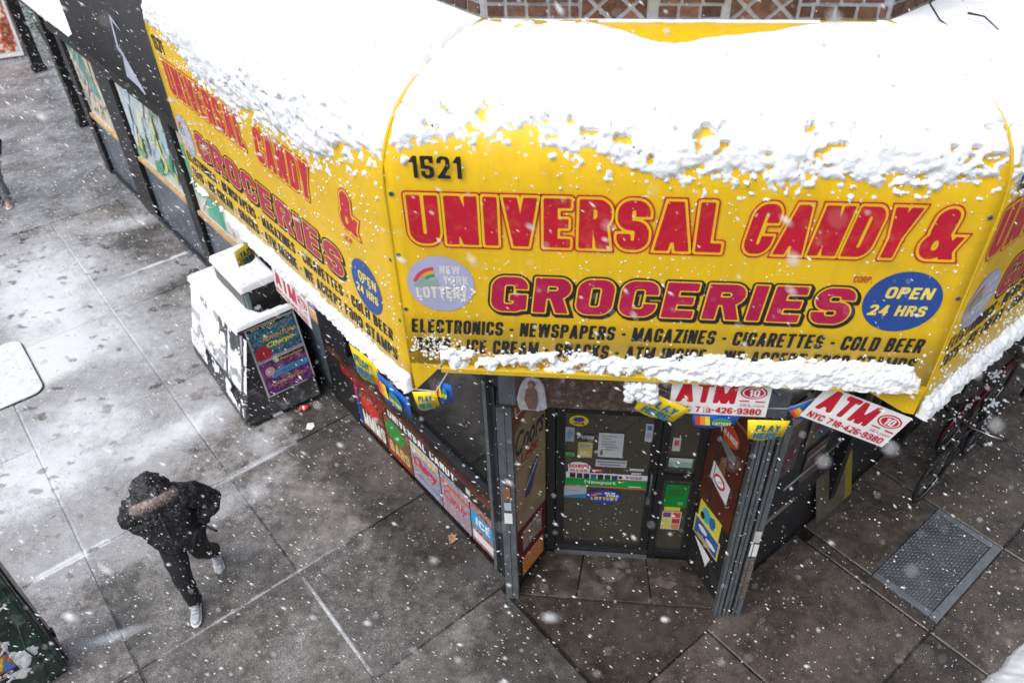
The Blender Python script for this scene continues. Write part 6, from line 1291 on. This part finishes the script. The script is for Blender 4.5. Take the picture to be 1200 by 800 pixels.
    # zip placket
    if hood:
        n3 = np.cross(sv, f3); hc = hd + np.array([0, 0, .015]) - f3 * .025; rs2 = np.random.RandomState(4)
        # hood: open shell behind the fur rim
        V = []; k = 20; rows = 9; R3 = (.148, .150, .160)
        for i in range(rows):
            al = R_(12 + (112 - 12) * 1.0 * i / (rows - 1)); 
            for j in range(k):
                g_ = 2 * math.pi * j / k; rr_ = math.sin(al); fo = math.cos(al); w_ = 1 + .05 * math.sin(3 * g_ + i) + .035 * math.sin(7 * g_ + 2 * i) + .02 * math.sin(11 * g_ - 3 * i)
                V.append(hc - f3 * (R3[1] * fo * 1.05) + (sv * math.cos(g_) * R3[0] * rr_ + n3 * math.sin(g_) * R3[2] * rr_) * w_)
        V.append(hc - f3 * R3[1] * 1.06)
        Fc = [(i * k + j, i * k + (j + 1) % k, (i + 1) * k + (j + 1) % k, (i + 1) * k + j) for i in range(rows - 1) for j in range(k)] + [(j, len(V) - 1, (j + 1) % k) for j in range(k)]
        mb = MB(); mb.add(V, Fc, coat, True); ho = mb.build('hood', t); m_ = ho.modifiers.new('s', 'SOLIDIFY'); m_.thickness = .018; ho.modifiers.new('u', 'SUBSURF').render_levels = 2; tx = bpy.data.textures.new('folds', 'CLOUDS'); tx.noise_scale = .07; dm = ho.modifiers.new('d', 'DISPLACE'); dm.texture = tx; dm.strength = .055
        mb = MB(); base_c = hc + f3 * .075
        ringp = [base_c + sv * math.cos(2 * math.pi * i / 24) * .145 + n3 * math.sin(2 * math.pi * i / 24) * .160 for i in range(24)]
        mb.tube(ringp, .038, M_FUR, 8, closed=True)
        for i in range(4200):
            g_ = rs2.uniform(0, 6.283); c_ = base_c + sv * math.cos(g_) * .145 + n3 * math.sin(g_) * .160; d = rs2.normal(0, 1, 3); d /= np.linalg.norm(d); a_ = c_ + d * .028; b_ = c_ + d * rs2.uniform(.052, .086) + rs2.normal(0, .006, 3); e_ = np.cross(d, rs2.normal(0, 1, 3)); e_ = e_ / np.linalg.norm(e_) * .0022
            mb.add([a_ - e_, a_ + e_, b_], [(0, 1, 2)], M_FUR)
        mb.build('fur_trim', t, kind='stuff')
    extra(t, W, pt)
    return t
def ex(t, W, pt):
    mb = MB(); mb.tube([(-3.86, -.14, 1.00), (-3.77, -.165, 1.01), (-3.665, -.20, 1.0)], .012, M_INK, 8); mb.build('strap', t)
    mb = MB(); c = pt('chest'); 
    mb.tube([W(.0, .235, 1.40), W(.0, .245, 1.2), W(.0, .225, 1.0), W(.0, .20, .86)], .008, mat('dark_zip', (.06, .05, .055), .4), 6); mb.build('zip', t)
hA = math.atan2(-.93, .37)
person((-4.10, -.13), hA, 'walker in a black fur-trimmed hooded parka and pale sneakers crossing the snowy sidewalk', dict(
    pelvis=(0, 0, .94), chest=(0, .04, 1.30), neck=(.0, .08, 1.46), head=(.02, .15, 1.50), turn=R_(16), tilt=R_(50),
    shl=(-.19, .03, 1.37), shr=(.19, .03, 1.37), ell=(-.365, -.07, 1.12), elr=(.365, -.07, 1.12), wrl=(-.19, .06, .99), wrr=(.19, .06, .99), hal=(-.12, .06, .97), har=(.12, .06, .97),
    hil=(-.095, 0, .90), hir=(.095, 0, .90), knr=(.075, .20, .50), knl=(-.10, -.02, .50), anr=(.06, .24, .10), anl=(-.13, -.27, .15), tor=(.06, .38, .03), tol=(-.15, -.14, .05), pitchl=-.38),
    ex, M_TROU, M_SKINB, mat('pale_sneaker', (.42, .45, .50), .5, var=.3, scale=30))
PLAID = collage('plaid_boot', [(.5, .14, .06), (.35, .33, .36), (.55, .18, .08), (.08, .05, .05)], 9, .6)
person((-10.72, 7.0), R_(-60), 'figure in a dark coat and rust patterned boots cut off by the left edge', dict(
    pelvis=(0, 0, .94), chest=(0, .02, 1.30), neck=(0, .03, 1.48), head=(0, .05, 1.58), turn=0, tilt=0,
    shl=(-.19, .0, 1.39), shr=(.19, .0, 1.39), ell=(-.27, -.04, 1.12), elr=(.27, -.04, 1.12), wrl=(-.24, .08, .90), wrr=(.24, .08, .90), hal=(-.23, .12, .84), har=(.23, .12, .84),
    hil=(-.09, 0, .90), hir=(.09, 0, .90), knl=(-.08, .06, .50), knr=(.08, -.02, .50), anl=(-.08, .02, .09), anr=(.09, -.16, .09), tol=(-.08, .16, .03), tor=(.09, -.02, .03)),
    lambda t, W, pt: None, mat('grey_trousers', (.16, .17, .20), .7, var=.3), M_SKINB, PLAID)

# ================================================================== falling snow
rs3 = np.random.RandomState(23)
def flakes(N_):
    cp = np.array([-.41, -4.30, 6.8]); P = np.stack([rs3.uniform(-13, 6.5, N_ * 3), rs3.uniform(-5.2, 15, N_ * 3), rs3.uniform(.02, 7.2, N_ * 3)], 1)
    d = P - cp; dist = np.linalg.norm(d, axis=1)
    ok = (dist > .55)
    # nothing falls inside the building or through the canvas
    x, y, z = P.T; lfp = (P - LF.o) @ LF.n; rfp = (P - RF.o) @ RF.n
    outside = (lfp > .0) | (rfp > .0) | (-y > .0)
    under = ((lfp < 1.02) & (rfp < 1.02) & (-y < 1.02)) & (z < 5.5)
    keep = ok & outside & (~under | ((rs3.rand(len(x)) < .45) & (z < 3.4)))
    P = P[keep][:N_]; return P
P = flakes(125000); n = len(P)
base = np.array([(0, 0, -1)] + [(math.cos(2 * math.pi * j / 4), math.sin(2 * math.pi * j / 4), .12 * (-1) ** j) for j in range(4)] + [(0, 0, 1)])
tri = np.array([(0, 1 + (j + 1) % 4, 1 + j) for j in range(4)] + [(5, 1 + j, 1 + (j + 1) % 4) for j in range(4)])
dirv = np.array([.62, .10, -.62]) + rs3.normal(0, .14, (n, 3)); dirv /= np.linalg.norm(dirv, axis=1)[:, None]
a_ = np.cross(dirv, [0, 1, 0.]); a_ /= np.linalg.norm(a_, axis=1)[:, None]; b_ = np.cross(dirv, a_)
rr_ = .0013 + .0042 * rs3.rand(n) ** 3.8; st_ = rs3.uniform(1.8, 4.2, n)
bb = base[None] * (1 + rs3.uniform(-.25, .25, (n, len(base), 1)))
V = P[:, None] + bb[..., 0:1] * (a_ * rr_[:, None])[:, None] + bb[..., 1:2] * (b_ * rr_[:, None])[:, None] + bb[..., 2:3] * (dirv * (rr_ * st_)[:, None])[:, None]
meshobj('falling_snow', V.reshape(-1, 3), (tri[None] + (np.arange(n) * len(base))[:, None, None]).reshape(-1, 3), M_FLAKE, kind='stuff', label='wind-blown snowflakes falling through the whole scene')
